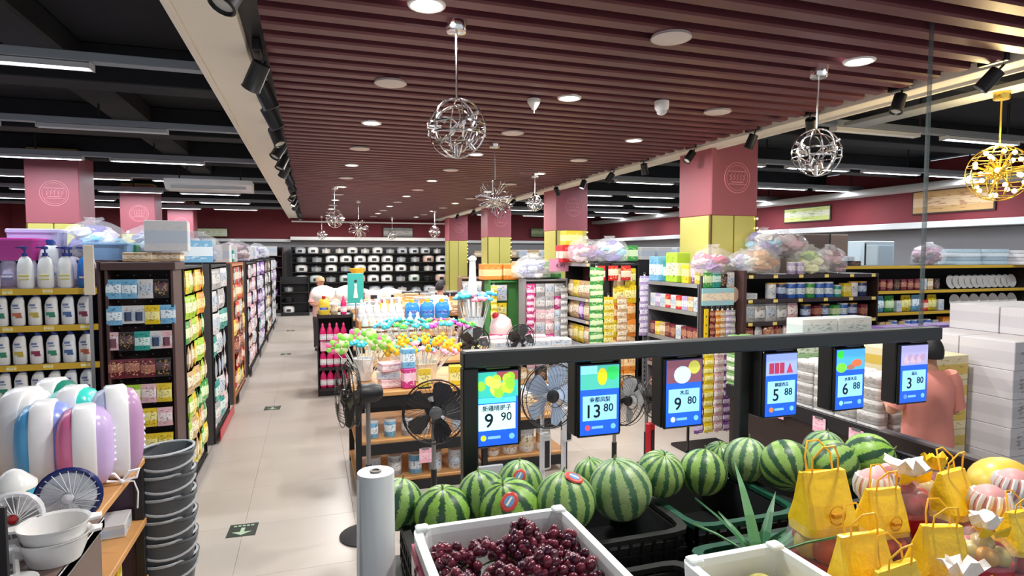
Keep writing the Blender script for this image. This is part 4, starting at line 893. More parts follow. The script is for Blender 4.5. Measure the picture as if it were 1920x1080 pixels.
# ================================================================== LEFT AISLE
# shampoo bay
Y0 = 5.3
t = rack('store_shelf', 'brown shelf bay filled with white shampoo bottles', 'shelf', (-3.35, Y0, 0), 0, 1.85, .45, 2.0, [.1, .37, .68, .975, 1.245, 1.53, 1.80], BRN, back=M('#1a1d3a', .6), strip=M('#d8b030', .5), tags=.22)
sh = ['sh_white_green', 'sh_white_red', 'sh_white_yellow', 'sh_white_blue', 'sh_white_orange', 'sh_white_green', 'sh_white_blue']
for i, (z, rn) in enumerate(((.68, 'fifth shelf'), (.975, 'fourth shelf'), (1.245, 'third shelf'), (1.53, 'second shelf'))):
    random.shuffle(sh); fill(t, sh, z, .04, 1.83, .02, 'shampoo bay', rn, 'white shampoo bottles', gap=.018, order=True)
fill(t, ['pump_white', 'pump_white', 'pump_white', 'pump_white', 'pump_blue'], 1.80, .42, 1.25, .04, 'shampoo bay', 'row below the top board', 'large pump bottles', gap=.006, order=True)
fill(t, ['pump_white', 'pump_white', 'pump_white', 'pump_blue'], 1.80, 1.31, 1.83, .04, 'shampoo bay', 'end of the row below the top', 'large pump bottles', gap=.02, order=True)
fill(t, ['pump_lilac', 'sh_white_blue', 'pump_lilac'], 1.80, .05, 1.80, .29, 'shampoo bay', 'rear row at the top', 'small bottles behind the pumps', gap=.01, order=True, scale=1.55)
# storage boxes over it
for (u, v, Y, s_, c, lab) in ((28, 456, 5.72, (.38, .3, .17), '#c23a9a', 'magenta plastic crate on top of the shampoo bay'), (72, 462, 5.95, (.36, .26, .25), '#b9b4dc', 'lilac storage box on top of the shampoo bay'), (232, 470, 6.1, (.3, .3, .13), '#3aa86a', 'green storage box behind the shampoo bay'),
                              (205, 486, 5.9, (.34, .26, .14), '#8fb4dc', 'pale blue storage box on the cosmetics rack side')):
    p = at(u, v, Y=Y); t2 = thing('storage_box', lab, 'box', (p.x, Y, 2.005)); a, b, c_ = s_
    MB().loft([se(a*.92, b*.92, 0, 16, 7), se(a, b, c_*.9, 16, 7)]).obj('body', M(c, .35), t2); MB().loft([se(a*1.04, b*1.04, c_*.88, 16, 7), se(a*1.04, b*1.04, c_*.97, 16, 7), se(a*.98, b*.98, c_, 16, 7)]).obj('lid', M(c, .3), t2)
MB_ = MB().bbox(-3.35, -1.5, 5.77, 6.3, 1.6, 2.0, .004).obj('top_deck', BRN); tag(MB_, 'brown deck behind the shampoo bay carrying storage boxes', 'shelf'); MB_.name = 'shelf_deck'
q = MB().box(-3.3, -1.55, 5.8, 6.28, 0, 1.6).obj('deck_body', BRN, MB_)
p = at(169, 512, Y=5.26); t2 = thing('price_post', 'cream upright post between the shampoo bay and the cosmetics rack', 'post', (p.x, 5.25, 0)); MB().bbox(-.035, .03, -.01, .01, 1.75, 2.12, .002).obj('upper_board', M('#efe2cc', .6), t2); MB().bbox(-.012, .012, -.006, .006, 0, 1.75, .002).obj('pole', STEEL, t2)

# cosmetics endcap
t = rack('endcap_rack', 'dark brown endcap rack hung with small cosmetics packets', 'shelf', (-1.47, Y0, 0), 0, .46, .35, 1.99, [.12], BRN, back=M('#2a1c20', .6), hooks=(1.86, 1.66, 1.46, 1.25, 1.05, .86, .66, .48))
MB().bbox(-.02, .48, -.02, .36, 1.93, 1.99, .004).obj('header_board', BRN, t)
rows = [(1.86, ['po_sky_blue', 'po_sky_blue', 'po_white', 'po_black'], 'top row'), (1.66, ['po_sky_blue', 'cd_white', 'cd_white', 'po_yellow'], 'second row'), (1.46, ['cd_pale_pink', 'po_black', 'po_teal', 'cd_white'], 'third row'), (1.25, ['po_maroon', 'po_maroon', 'po_maroon', 'po_black'], 'fourth row'),
        (1.05, ['po_maroon', 'po_lime_green', 'po_pale_pink', 'po_yellow'], 'fifth row'), (.86, ['po_pale_pink', 'po_green', 'po_yellow', 'po_pale_pink'], 'sixth row'), (.66, ['po_lime_green', 'po_green', 'po_yellow', 'po_yellow'], 'seventh row'), (.48, ['po_lime_green', 'po_lime_green', 'po_tan', 'po_yellow'], 'eighth row')]
for z, ks, rn in rows: fill(t, ks, z, .0, .47, -.01, 'dark cosmetics rack', rn, 'packets hung on the endcap', gap=-.004, order=True, scale=.92)

def side_face(y0, L_, pal, label, where, group, top=1.97, rows_=8, big=False, col=BLK, base_c=None, xf=-1.0, keyp='po_', front=None, xdepth=.40):
    """a goods rack standing along the aisle with its long face to the aisle"""
    t = rack('aisle_rack', label, 'shelf', (xf, y0, 0), PI/2, L_, xdepth, top, [top-.02, .10], col, back=M('#3a3436', .6), hooks=[])
    dz = (top-.25)/rows_
    for i in range(rows_):
        z = top-.06-i*dz
        ks = [keyp+random.choice(pal) for _ in range(24)]
        fill(t, ks, z, .02, L_-.02, -.012-.02*random.random(), where, '%s row' % nth(i), group, gap=.004, order=True, scale=min(1.25, dz/.175) if keyp == 'po_' else dz/.26, jit=.25)
    fill(t, [keyp.replace('po', 'sn').replace('pk', 'sn')+c for c in pal], .10, .03, L_-.02, .0, where, 'floor row', group, gap=.0, scale=.8)
    MB().loft([[(x, -.05, .03), (x, -.05, .14), (x, -.045, .15), (x, -.04, .03)] for x in (0, L_)]).obj('front_ledge', base_c or STEEL, t)
    # end face towards the entrance
    if front:
        w0, fk, rr = front
        f = rack('endcap_rack', label+', end towards the entrance', 'shelf', (xf-xdepth-w0+.38, y0-.05, 0), 0, w0, .045, top, [], col, back=M('#4a4446', .6), kick=False, sides=False)
        for i in range(rr):
            z = top-.12-i*(top-.35)/rr
            ks = [fk[(i*5+q) % len(fk)] for q in range(6)]; fill(f, ks, z, .01, w0, -.02, where, 'end row %s' % nth(i), group, gap=.0, order=True, scale=1.3)
    return t
side_face(5.66, .95, ['yellow', 'yellow', 'tan', 'lime_green', 'orange', 'green'], 'rack of yellow and green packets facing the aisle', 'yellow packet rack', 'yellow and green packets by the aisle', rows_=8)
side_face(7.15, 1.25, ['white', 'white', 'grey', 'pale_pink', 'teal'], 'rack of white and grey packs facing the aisle', 'white pack rack', 'white packs by the aisle', keyp='pk_', rows_=7, top=1.95, base_c=M('#b01828', .4), front=(.42, ['po_white', 'po_grey', 'po_pale_pink', 'po_grey', 'po_teal', 'po_white'], 8))
side_face(9.0, 1.4, ['orange', 'yellow', 'red', 'tan', 'maroon', 'grey'], 'rack of orange and red packs facing the aisle', 'orange pack rack', 'orange packs by the aisle', keyp='pk_', rows_=7, top=1.93, col=M('#b87850', .5), front=(.42, ['po_maroon', 'po_yellow', 'po_red', 'po_grey', 'po_orange'], 8))
side_face(10.95, 1.5, ['pale_pink', 'white', 'lilac', 'pale_pink', 'tan'], 'rack of pale pink packs facing the aisle', 'pale pink rack', 'pink packs by the aisle', keyp='pk_', rows_=7, top=1.93, front=(.42, ['po_pale_pink', 'po_green', 'po_white', 'po_lilac'], 8))
side_face(13.0, 1.6, ['lilac', 'white', 'purple', 'grey', 'teal'], 'rack of lilac and purple packs facing the aisle', 'lilac pack rack', 'lilac packs by the aisle', keyp='pk_', rows_=6, top=1.95, front=(.42, ['po_purple', 'po_lilac', 'po_white', 'po_teal'], 7))
side_face(15.2, 1.8, ['white', 'grey', 'black', 'tan', 'white'], 'rack of white and black textiles facing the aisle', 'black and white rack', 'black and white packs by the aisle', keyp='pk_', rows_=6, top=1.95, front=(.42, ['po_white', 'po_black', 'po_white'], 7))
side_face(17.6, 1.9, ['white', 'lilac', 'grey', 'white'], 'last rack of white packs before the bedding corner', 'last white rack', 'white packs at the aisle end', keyp='pk_', rows_=6, top=1.95)
# goods on the tops of these racks
def topgoods(lst):
    for (k, x, y, z, rz, lab) in lst: spawn(k, lab, (x, y, z), rz)
topgoods([('bx_white', -1.08, 5.52, 2.075, .1, 'white box on the cosmetics endcap'), ('sack_4', -1.3, 6.15, 1.98, 0, 'sack of white and grey goods on the yellow packet rack'), ('sack_0', -1.75, 6.1, 2.0, 1, 'sack of pale blue goods behind the cosmetics endcap'),
          ('bx_sky_blue', -1.2, 7.5, 1.96, .3, 'pale blue box on the white pack rack'), ('sack_4', -1.25, 7.95, 1.96, 0, 'clear sack on the far half of the white pack rack'), ('bx_white', -1.2, 9.3, 1.94, 0, 'white box on the orange pack rack'), ('ct_teal', -1.1, 9.65, 1.94, 0, 'teal carton on the orange pack rack'),
          ('bx_white', -1.2, 10.0, 1.94, .2, 'second white box on the orange pack rack, farther in'), ('sack_5', -1.2, 11.3, 1.94, 0, 'dark plum sack on the pale pink rack'), ('bx_lilac', -1.2, 12.0, 1.94, 0, 'lilac box on the pale pink rack'), ('bx_white', -1.2, 13.5, 1.96, 0, 'white box on the lilac pack rack'), ('bx_lilac', -1.2, 14.1, 1.96, .1, 'lilac box on the lilac pack rack'), ('sack_4', -1.2, 15.8, 1.96, 0, 'sack on the black and white rack')])
topgoods([('fl_tan', -1.27, 5.47, 1.995, 0, 'tan carton on the cosmetics endcap'), ('fl_tan', -1.08, 5.52, 1.995, 0, 'tan carton under the white box on the cosmetics endcap')])
# long gondola rows going left from the aisle: closed bodies with their own shelves and top goods
for i, y in enumerate((7.2, 9.05, 11.0, 13.1, 15.3, 17.7)):
    t = rack('store_shelf', 'long shelf row %s from the shampoo bay going away from the aisle' % nth(i), 'shelf', (-6.6, y, 0), 0, 5.15, .5, 1.9, [.5, .95, 1.35, 1.86], BRN, back=M('#2c2428', .6))
    cs = [('white', 'sky_blue', 'lilac'), ('lilac', 'magenta', 'white'), ('white', 'grey'), ('lilac', 'white'), ('white', 'tan'), ('white', 'grey')][i]
    fill(t, ['bx_'+c for c in cs]+['sn_'+c for c in cs], 1.9, .1, 5.0, .05, 'shelf row behind rack %s' % ('one', 'two', 'three', 'four', 'five', 'six')[i], 'top', 'boxes on the far shelf rows', gap=.06, jit=.2)
# dark bedding corner at the aisle end
t = rack('store_shelf', 'dark bedding shelf at the far end of the aisle beside the cookware', 'shelf', (-3.4, 22.6, 0), 0, 2.5, .55, 2.3, [.12, .62, 1.12, 1.6, 2.0], M('#3a2024', .6), back=M('#2a1216', .7))
for i, (z, c) in enumerate(((.12, ['tw_black', 'tw_grey']), (.62, ['tw_black', 'tw_purple']), (1.12, ['tw_maroon', 'tw_black']), (1.6, ['tw_lilac', 'tw_maroon', 'tw_grey']), (2.0, ['bx_grey', 'bx_white']))):
    fill(t, c, z, .05, 2.45, .1, 'dark bedding shelf', ('floor board', 'second board', 'third board', 'fourth board', 'top board')[i], 'bedding at the aisle end', gap=.04, scale=1.4)

# ================================================================== COOKWARE WALL
t = rack('cookware_shelf', 'long black shelf wall of pots and rice cookers under the white ledge', 'shelf', (-.62, 22.75, 0), 0, 5.9, .5, 2.32, [.12, .62, 1.04, 1.42, 1.76, 2.08], BLK, back=M('#2c2c30', .6))
for i, (z, rn) in enumerate(((.12, 'floor board'), (.62, 'second board'), (1.04, 'third board'), (1.42, 'fourth board'), (1.76, 'fifth board'), (2.08, 'top board'))):
    fill(t, [('rc_0', 'rc_0', 'pt_1', 'rc_3', 'ct_white', 'rc_0', 'rc_4', 'pt_2'), ('pt_1', 'rc_0', 'rc_1', 'pt_0')][i % 2], z, .1, 5.8, .05, 'cookware wall', rn, 'cookware on the back wall', gap=.06, scale=1.15 if i < 5 else 1.0)
t = rack('store_shelf', 'low black shelf of pans at the aisle end', 'shelf', (-.95, 21.4, 0), 0, .9, .4, 1.3, [.1, .45, .8, 1.1], BLK)
for i, z in enumerate((.1, .45, .8)): fill(t, ['pt_2', 'rc_0', 'pt_1'], z, .05, .85, .05, 'low pan shelf', nth(i)+' board', 'pans on the low shelf', gap=.05)
# other far shelves to the pillar side
for i, (x, y, w_, c1, where) in enumerate(((5.9, 22.6, 5.3, ('bx_white', 'tw_grey', 'bx_tan'), 'far shelf right of the cookware'), (5.6, 14.2, 5.6, ('bx_red', 'bx_white', 'sn_green'), 'shelf row behind the third pillar'), (5.8, 18.2, 5.4, ('bx_tan', 'bx_white', 'tw_lilac'), 'shelf row behind the last pillar'), (5.9, 10.2, 5.2, ('bx_tan', 'bx_grey', 'sn_red', 'bx_white'), 'shelf row behind the second pillar'))):
    t = rack('store_shelf', 'long dark '+where, 'shelf', (x, y, 0), 0, w_, .5, 1.95, [.6, 1.1, 1.5], DWOOD)
    fill(t, c1, 1.95, .1, w_-.1, .05, where, 'top', 'boxes on far shelf rows past the pillars', gap=.08, jit=.15)

gj = at(1737, 320, Y=2.66).x
t = thing('glass_partition', 'frameless clear glass partition with a grey joint rising above the screen bar', 'glass', (gj, 2.66, 1.624))
GLS = M('#202626', .03, alpha=.006); GLS.node_tree.nodes['Principled BSDF'].inputs['IOR'].default_value = 1.06
for a, b in ((-2.9, -.012), (.012, .75)): MB().box(a, b, -.004, .004, 0, 1.835).obj('pane', GLS, t)
MB().box(-.011, .011, -.007, .007, -.0, 1.835).obj('joint_strip', M('#5a6464', .4, alpha=.5), t)
# ================================================================== MIDDLE: FANS
def stand_fan(x, y, zc, R, yaw, guard, blade, label, base_z=0, col=BLK, boxc=None, nb=5, bc=None):
    """pedestal fan; the blades face local -y"""
    t = thing('pedestal_fan', label, 'fan', (x, y, 0), yaw, 'pedestal fans')
    gm_ = M(guard, .35)
    g = MB()
    for yy, rr in ((-.05, R*.96), (0, R), (.05, R*.96)): g.ring((0, yy-.12, zc), (0, 1, 0), rr, .006 if yy == 0 else .003, 32, 5)
    g.ring((0, -.195, zc), (0, 1, 0), R*.3, .003, 20, 4); g.obj('guard_rim', gm_, t, True)
    g = MB()
    for i in range(40):
        a = 2*PI*i/40; c, s = math.cos(a), math.sin(a); b = a+.25; c2, s2 = math.cos(b), math.sin(b)
        g.tube([(R*.25*c, -.195, zc+R*.25*s), (R*.75*c2, -.19, zc+R*.75*s2), (R*c2, -.12, zc+R*s2)], .0014, 3)
        g.tube([(R*.25*c, -.045, zc+R*.25*s), (R*.75*c2, -.05, zc+R*.75*s2), (R*c2, -.12, zc+R*s2)], .0014, 3)
    g.obj('guard_grille', gm_, t)
    for i in range(nb):
        a = 2*PI*i/nb; c, s = math.cos(a), math.sin(a); v = []
        for q, w_ in ((.18, .07), (.5, .24), (.8, .30), (.93, .16)):
            for k in (-1, 1): v.append((R*(q*c-k*w_*s), -.12+k*.022, zc+R*(q*s+k*w_*c)))
        MB().add(v, [(0, 1, 3, 2), (2, 3, 5, 4), (4, 5, 7, 6)]).obj('blade', M(blade, .3), t, True)
    MB().lathe([(R*.2, 0), (R*.2, .02), (R*.12, .03), (.004, .032)], 16, ax=((0, -.14, zc), (0, -1, 0))).obj('hub', M(bc or guard, .35), t, True)
    MB().lathe([(R*.26, 0), (R*.3, .03), (R*.3, .12), (R*.2, .17), (.01, .18)], 16, ax=((0, -.05, zc), (0, 1, 0))).obj('motor_housing', col, t, True)
    MB().rod((0, 0.02, .03), (0, 0.02, zc-.02), .016, 10).obj('pole', STEEL if col is BLK else col, t, True); MB().rod((0, 0.02, .02), (0, 0.02, zc*.5), .022, 10).obj('lower_tube', col, t, True)
    MB().lathe([(.19, 0), (.195, .012), (.15, .03), (.03, .045)], 24).obj('base', col, t, True)
    if boxc: MB().bbox(-.04, .04, -.06, -.0, zc-R-.36, zc-R-.06, .01).obj('control_box', M(boxc, .4), t); MB().bbox(-.022, .022, -.066, -.06, zc-R-.34, zc-R-.12, .002).obj('button_panel', BLK, t)
    return t
stand_fan(.36, 4.45, 1.05, .235, -PI/2+.12, '#1b1b1d', '#222224', 'black pedestal fan seen edge-on beside the aisle, nearest the bag roll')
stand_fan(.84, 4.35, .93, .23, -.1, '#1d1d20', '#26262a', 'black pedestal fan facing the stand in front of the toy table', bc='#6a6c70')
stand_fan(1.78, 4.55, .93, .26, .15, '#2a2c30', '#a8bcd8', 'white pedestal fan with pale blue blades between the first two price screens', col=M('#d8dade', .4), boxc='#d4d6da')
stand_fan(2.10, 4.85, 1.0, .22, .2, '#1d1d20', '#c8d4e4', 'second pale-bladed fan half behind the second price screen', col=M('#d8dade', .4), boxc='#d4d6da')
stand_fan(2.52, 4.7, .80, .215, .25, '#151517', '#a4a6a8', 'black fan with grey blades right of the second price screen')
stand_fan(3.02, 5.0, .72, .20, .3, '#2a2a2c', '#5a5658', 'dark fan with red control column left of the third price screen', boxc='#b81828')
stand_fan(1.62, 6.3, 1.12, .17, .1, '#1d1d20', '#3a3a3c', 'small black fan behind the bar over the first price screen'); stand_fan(2.2, 6.5, 1.1, .17, .2, '#1d1d20', '#3a3a3c', 'small black fan behind the bar left of the second price screen')

# ================================================================== MIDDLE: TABLES
def table(name, label, x0, x1, y0, y1, top, shelves=(), wood=WOOD, leg=BLK):
    t = thing(name, label, 'table', ((x0), (y0), 0)); w_, d = x1-x0, y1-y0
    MB().bbox(-.01, w_+.01, -.01, d+.01, top-.035, top, .004).obj('tabletop', wood, t)
    for x in (0, w_-.05):
        for y in (0, d-.05): MB().bbox(x, x+.05, y, y+.05, 0, top-.035, .004).obj('leg', leg, t)
    MB().box(.05, w_-.05, .01, .03, top-.13, top-.035).obj('front_apron', leg, t)
    for z in shelves: MB().bbox(.0, w_, .02, d-.02, z-.03, z, .004).obj('shelf_board', wood, t); MB().box(.05, w_-.05, .0, .02, z-.12, z-.03).obj('shelf_apron', leg, t)
    return t
T1 = table('display_table', 'black framed table with wooden shelves carrying the toy sticks', .34, 1.40, 5.2, 6.2, .88, (.46, .11))
fill(T1, ['cn_white', 'cn_grey', 'cn_sky_blue'], .46, .1, 1.0, .08, 'toy table', 'upper wooden shelf', 'canisters under the toy table', gap=.05, scale=1.0)
fill(T1, ['cn_sky_blue', 'cn_white', 'cn_grey'], .11, .1, 1.0, .08, 'toy table', 'lower wooden shelf', 'canisters under the toy table', gap=.06, scale=1.2)
T2 = table('display_table', 'low wooden rack of tubs with blue lids behind the first price screen', 1.46, 2.3, 5.25, 5.8, .55, (.18,))
for k, c, l in (('jar_tan', '#dba870', '#9ed0e4'), ('jar_cream', '#e8d8b8', '#dff0f4')): 
    g_can(k, .07, .24, '#f4f2ee', c, l, ('tan' if k == 'jar_tan' else 'cream')+' labelled tub with a pale blue lid', 'food_tub', 'tub')
fill(T2, ['jar_tan', 'jar_cream', 'jar_tan'], .18, .06, .8, .06, 'low tub rack', 'lower shelf', 'tubs with blue lids', gap=.03); fill(T2, ['jar_cream', 'jar_tan'], .55, .06, .8, .1, 'low tub rack', 'top', 'tubs with blue lids', gap=.04)
tag(MB().bbox(1.18, 1.5, 4.75, 4.78, 0.0, .30, .003).rod((1.2, 4.765, 0), (1.2, 4.765, .34), .008).obj('clear_panel', M('#dfe6ee', .15, alpha=.5)), 'translucent grey plastic sheet standing on the floor behind the melons', 'panel')

def stick_toy(kind, c1, c2, H):
    """stick with a coloured head, origin at the foot"""
    st = MB().rod((0, 0, 0), (0, 0, H), .004, 5).mesh('stick', M('#d8dce0' if kind != 'yellow' else '#e8c830', .4))
    h = MB()
    if kind == 'windmill':
        for i in range(6):
            a = i*PI/3; h.ball((.035*math.cos(a), -.012, H+.035*math.sin(a)), .026, i % 2, 7, 5, sy=.35)
        h.ball((0, -.022, H), .01, 1, 6, 4)
    elif kind == 'duck': h.ball((0, 0, H+.02), .032, 0, 8, 6); h.ball((0, -.01, H+.062), .02, 0, 7, 5); h.ball((0, -.034, H+.058), .008, 1, 5, 4); h.ball((.035, 0, H+.01), .018, 1, 6, 4)
    else:
        for i in range(5):
            a = i*2*PI/5; h.ball((.026*math.cos(a), .026*math.sin(a), H), .02, 0, 7, 5, sz=.7)
        h.ball((0, 0, H+.012), .016, 1, 6, 4)
    return [('stick', st), ('toy_head', h.mesh('toy_head', [M(c1, .4), M(c2, .4)], True))]
TOY = [('duck', '#f2c818', '#50c0e0', 'yellow duck-shaped'), ('duck', '#f6d428', '#f08a3a', 'golden duck-shaped'), ('flower', '#58c0e8', '#f0f0f0', 'sky blue flower'), ('windmill', '#8ae050', '#e8f8c0', 'lime windmill'), ('windmill', '#f070b0', '#9ae060', 'pink windmill'),
       ('flower', '#30b8c8', '#c0f0e0', 'turquoise flower'), ('flower', '#c848c0', '#f0c0f0', 'magenta flower'), ('flower', '#50d060', '#f0f860', 'green flower'), ('flower', '#f09ab0', '#ffffff', 'pink flower')]
for i, (k, a, b, d) in enumerate(TOY): spec('toy%d' % i, stick_toy(k, a, b, .34), .06, .06, .4, d+' stick toy', 'toy', 'stick_toy')
def bunch(cx, cy, z, ids, n, spread, where, cup_r, cupc, hs=1.0, cuplabel=None, cup_h=.2):
    t = thing('toy_bucket', cuplabel, 'bucket', (cx, cy, z))
    MB().lathe([(cup_r*.8, 0), (cup_r, cup_h), (cup_r*.94, cup_h), (cup_r*.76, .01)], 18).obj('body', M(cupc, .3, alpha=1), t, True); MB().ring((0, 0, cup_h), (0, 0, 1), cup_r, .006, 20, 5).obj('rim', M(cupc, .4), t, True)
    for i in range(n):
        r = math.sqrt((i+.5)/n); a = i*2.4; dx, dy = r*math.cos(a), r*math.sin(a)
        k = ids[i % len(ids)]; tilt = Vector((dx*spread, dy*spread*.7, 1)).normalized()
        e = Vector((0, 0, 1)).rotation_difference(tilt).to_euler()
        o = spawn('toy%d' % k, '%s, %s from the centre of the %s' % (SPEC['toy%d' % k]['desc'], nth(i), where), (cx+dx*cup_r*.6, cy+dy*cup_r*.6, z+.015), 0, 'stick toys in the '+where, hs*random.uniform(.92, 1.06)); o.rotation_euler = e
bunch(.98, 5.62, .885, [0, 0, 1, 2, 0, 1, 0, 8], 44, 1.05, 'yellow toy bunch', .15, '#e8e0c8', 1.0, 'cream bucket full of yellow duck-shaped stick toys', .16)
bunch(.46, 5.75, .885, [3, 4, 3, 5], 20, .8, 'windmill bunch', .09, '#e8e8ec', 1.12, 'white bucket of pink and lime windmill toys by the aisle', .2)
T3 = table('display_table', 'table behind the toy table with more stick toys and tan tubs', .55, 1.95, 6.75, 7.5, .85, (.4,))
bunch(1.02, 7.05, .855, [5, 2, 5, 7], 22, .75, 'turquoise toy bunch', .12, '#d8e8e0', 1.25, 'pale bucket of turquoise flower toys', .2)
bunch(1.55, 7.1, .855, [6, 7, 6, 5], 22, .75, 'magenta and green toy bunch', .12, '#e8d8e8', 1.2, 'pale bucket of magenta and green flower toys', .2)
bunch(2.08, 7.88, .9, [5, 2, 2, 8], 24, .32, 'tall blue toy bunch', .13, '#c8dce8', 1.75, 'tall rack bucket of blue and pink topped rods', .3)
fill(T3, ['ct_tan', 'ct_white', 'ct_tan'], .855, .02, .35, .1, 'second toy table', 'aisle end', 'tan tubs', gap=.02, scale=1.1)
topgoods([('fl_pale_pink', .66, 5.4, .885, .1, 'pale pink flat carton at the corner of the toy table'), ('fl_white', .64, 5.42, .957, -.1, 'white flat carton, second of the stack on the toy table'), ('fl_pale_pink', .66, 5.4, 1.029, .2, 'pink flat carton topping the stack on the toy table'),
          ('ct_magenta', .80, 5.3, .885, .2, 'magenta small carton on the toy table edge'), ('ct_sky_blue', .80, 5.32, 1.056, .1, 'sky blue small carton on the magenta one'), ('ct_yellow', 1.22, 5.3, .885, -.1, 'yellow boxed toy on the toy table')])
t = thing('price_card', 'yellow price card standing on the toy table', 'sign', (.93, 5.22, .885), .05); MB().bbox(-.055, .055, 0, .006, .01, .17, .001).obj('card', PR('#e0c040', '#f4e6a0', '#3a3020'), t); MB().bbox(-.06, .06, -.01, .03, 0, .012, .002).obj('foot', BLK, t)
def hang_tag(x, y, z, rz, label, w_=.11, h=.13, txt=None):
    t = thing('price_tag', label, 'price tag', (x, y, z), rz, 'pink price tags'); MB().bbox(-w_/2, w_/2, -.003, 0, -h, 0, .0008).obj('card', PR('#efb4c4', '#f5c6d2', '#c07a90', .6), t); MB().box(-w_*.3, w_*.3, -.006, .004, -.012, .006).obj('clip', STEEL, t)
    if txt: put('lettering', text_mesh(txt, h*.4, M('#5a2438', .5)), t, (0, -.004, -h*.5), (PI/2, 0, 0))
hang_tag(.93, 5.20, .36, 0, 'pink price tag on the toy table lower shelf')
# dish soap steps
T5 = table('display_table', 'stepped table of squeeze bottles and blue jugs', .62, 1.95, 8.3, 9.1, .95, (.5,))
MB().bbox(0, 1.33, .3, .8, .95, 1.12, .004).obj('step', WOOD, T5)
fill(T5, ['dish_brown', 'dish_green', 'dish_brown', 'dish_brown'], .95, .02, .92, .04, 'soap table', 'front step', 'squeeze bottles', gap=.004, order=True, scale=1.15)
fill(T5, ['dish_white'], 1.12, .0, .62, .32, 'soap table', 'rear step', 'squeeze bottles', gap=.006, scale=1.15)
fill(T5, ['jug_blue'], 1.12, .66, 1.36, .4, 'soap table', 'rear step past the white bottles', 'blue jugs', gap=.01, scale=1.05); fill(T5, ['jug_yellow', 'sn_red', 'ct_orange'], 1.12, .3, .64, .6, 'soap table', 'rearmost line', 'oil jugs', gap=.01)
fill(T5, ['sn_tan', 'ct_tan', 'ct_white'], .95, .95, 1.33, .05, 'soap table', 'front step end', 'tan goods on the soap table', gap=.01)
# red bottle shelf by the aisle
RS = rack('store_shelf', 'black shelf of hot pink bottles at the aisle corner', 'shelf', (.08, 9.1, 0), 0, .50, .45, 1.2, [.12, .42, .78, 1.18], BLK, kick=True, strip=M('#2a2024', .5))
for z, rn in ((.12, 'bottom board'), (.42, 'second board'), (.78, 'third board')): fill(RS, ['dish_pink'], z, .03, .49, .02, 'black corner shelf', rn, 'hot pink bottles', gap=.008, scale=1.05)
fill(RS, ['jug_yellow', 'cn_tan', 'cn_tan'], 1.18, .02, .3, .05, 'black corner shelf', 'top', 'tan tubs on the corner shelf', gap=.01, order=True); fill(RS, ['dish_pink'], 1.18, .33, .5, .05, 'black corner shelf', 'top', 'hot pink bottles', gap=.01)
hang_tag(.2, 9.08, .80, 0, 'large pink price tag on the corner shelf of pink bottles', .16, .14)
# table of puffs, poster stand and textiles farther in
T6 = table('display_table', 'table of white puffs and tan jars behind the corner shelf', .1, .95, 10.2, 10.9, 1.0, (.5,))
g_sack('puff', .34, .30, .24, ('#fbf6f0', '#f4ece4'), 'round white padded cushion', 21, 'cushion', 'cushion')
SPEC['puff']['parts'] = [('body', MB().lathe([(.12, 0), (.17, .05), (.175, .13), (.14, .2), (.05, .235), (.01, .23)], 18).mesh('cushion_body', M('#f6f0ea', .85), True)), ('button', MB().ball((0, 0, .232), .014).mesh('button', M('#d8d0c8', .6), True))]
fill(T6, ['jar_tan'], 1.0, .02, .8, .02, 'cushion table', 'front row', 'jars before the cushions', gap=.01); fill(T6, ['puff'], 1.0, .02, .85, .3, 'cushion table', 'rear row', 'white cushions', gap=.02, scale=1.15)
for k, xx in enumerate((.2, .6)): spawn('puff', 'white cushion stacked on the rear row, %s from the aisle' % nth(k), (xx, 10.65, 1.27), 0, 'white cushions', 1.1)
t = thing('poster_stand', 'turquoise poster of a figure in a pale dress on a stand', 'poster', (.66, 9.65, 0)); MB().bbox(-.12, .12, -.01, .01, 1.3, 1.76, .003).obj('poster_board', M('#38b0a8', .5), t)
MB().loft([[(-.035, -.014, 1.38), (.035, -.014, 1.38), (.035, -.011, 1.38), (-.035, -.011, 1.38)], [(-.015, -.014, 1.55), (.015, -.014, 1.55), (.015, -.011, 1.55), (-.015, -.011, 1.55)], [(-.02, -.014, 1.60), (.02, -.014, 1.60), (.02, -.011, 1.60), (-.02, -.011, 1.60)]]).obj('figure_dress', M('#e4ece8', .6), t)
MB().ball((0, -.013, 1.64), .022, sy=.15).obj('figure_head', M('#3a2a30', .6), t); MB().rod((0, 0, .02), (0, 0, 1.3), .01).obj('pole', STEEL, t); MB().lathe([(.12, 0), (.12, .015), (.015, .02)], 16).obj('base', BLK, t)
for i, (x, y, w_, c, lab) in enumerate(((.3, 12.2, 2.2, ['tw_grey', 'tw_tan', 'sn_tan', 'tw_pale_pink', 'ct_teal'], 'textile table before the cookware'), (1.2, 11.0, 1.7, ['ct_red', 'sn_orange', 'bx_grey', 'tw_tan', 'sn_maroon'], 'mixed goods table past the poster'), (.4, 14.5, 3.4, ['tw_tan', 'tw_grey', 'rc_0', 'bx_grey', 'tw_black'], 'long table near the cookware wall'), (.4, 17.5, 3.6, ['tw_grey', 'bx_white', 'pt_1'], 'last table before the cookware wall'))):
    T = table('display_table', lab, x, x+w_, y, y+1.0, (.95, .95, .95, .8)[i], (.45,)); z = (.95, .95, .95, .8)[i]
    fill(T, c, z, .05, w_, .05, lab, 'front row', 'goods on far tables', gap=.05, scale=1.1); fill(T, c, z, .05, w_, .5, lab, 'rear row', 'goods on far tables', gap=.04, scale=1.15)
    fill(T, c, .45, .1, w_-.1, .1, lab, 'lower shelf', 'goods on far tables', gap=.05)
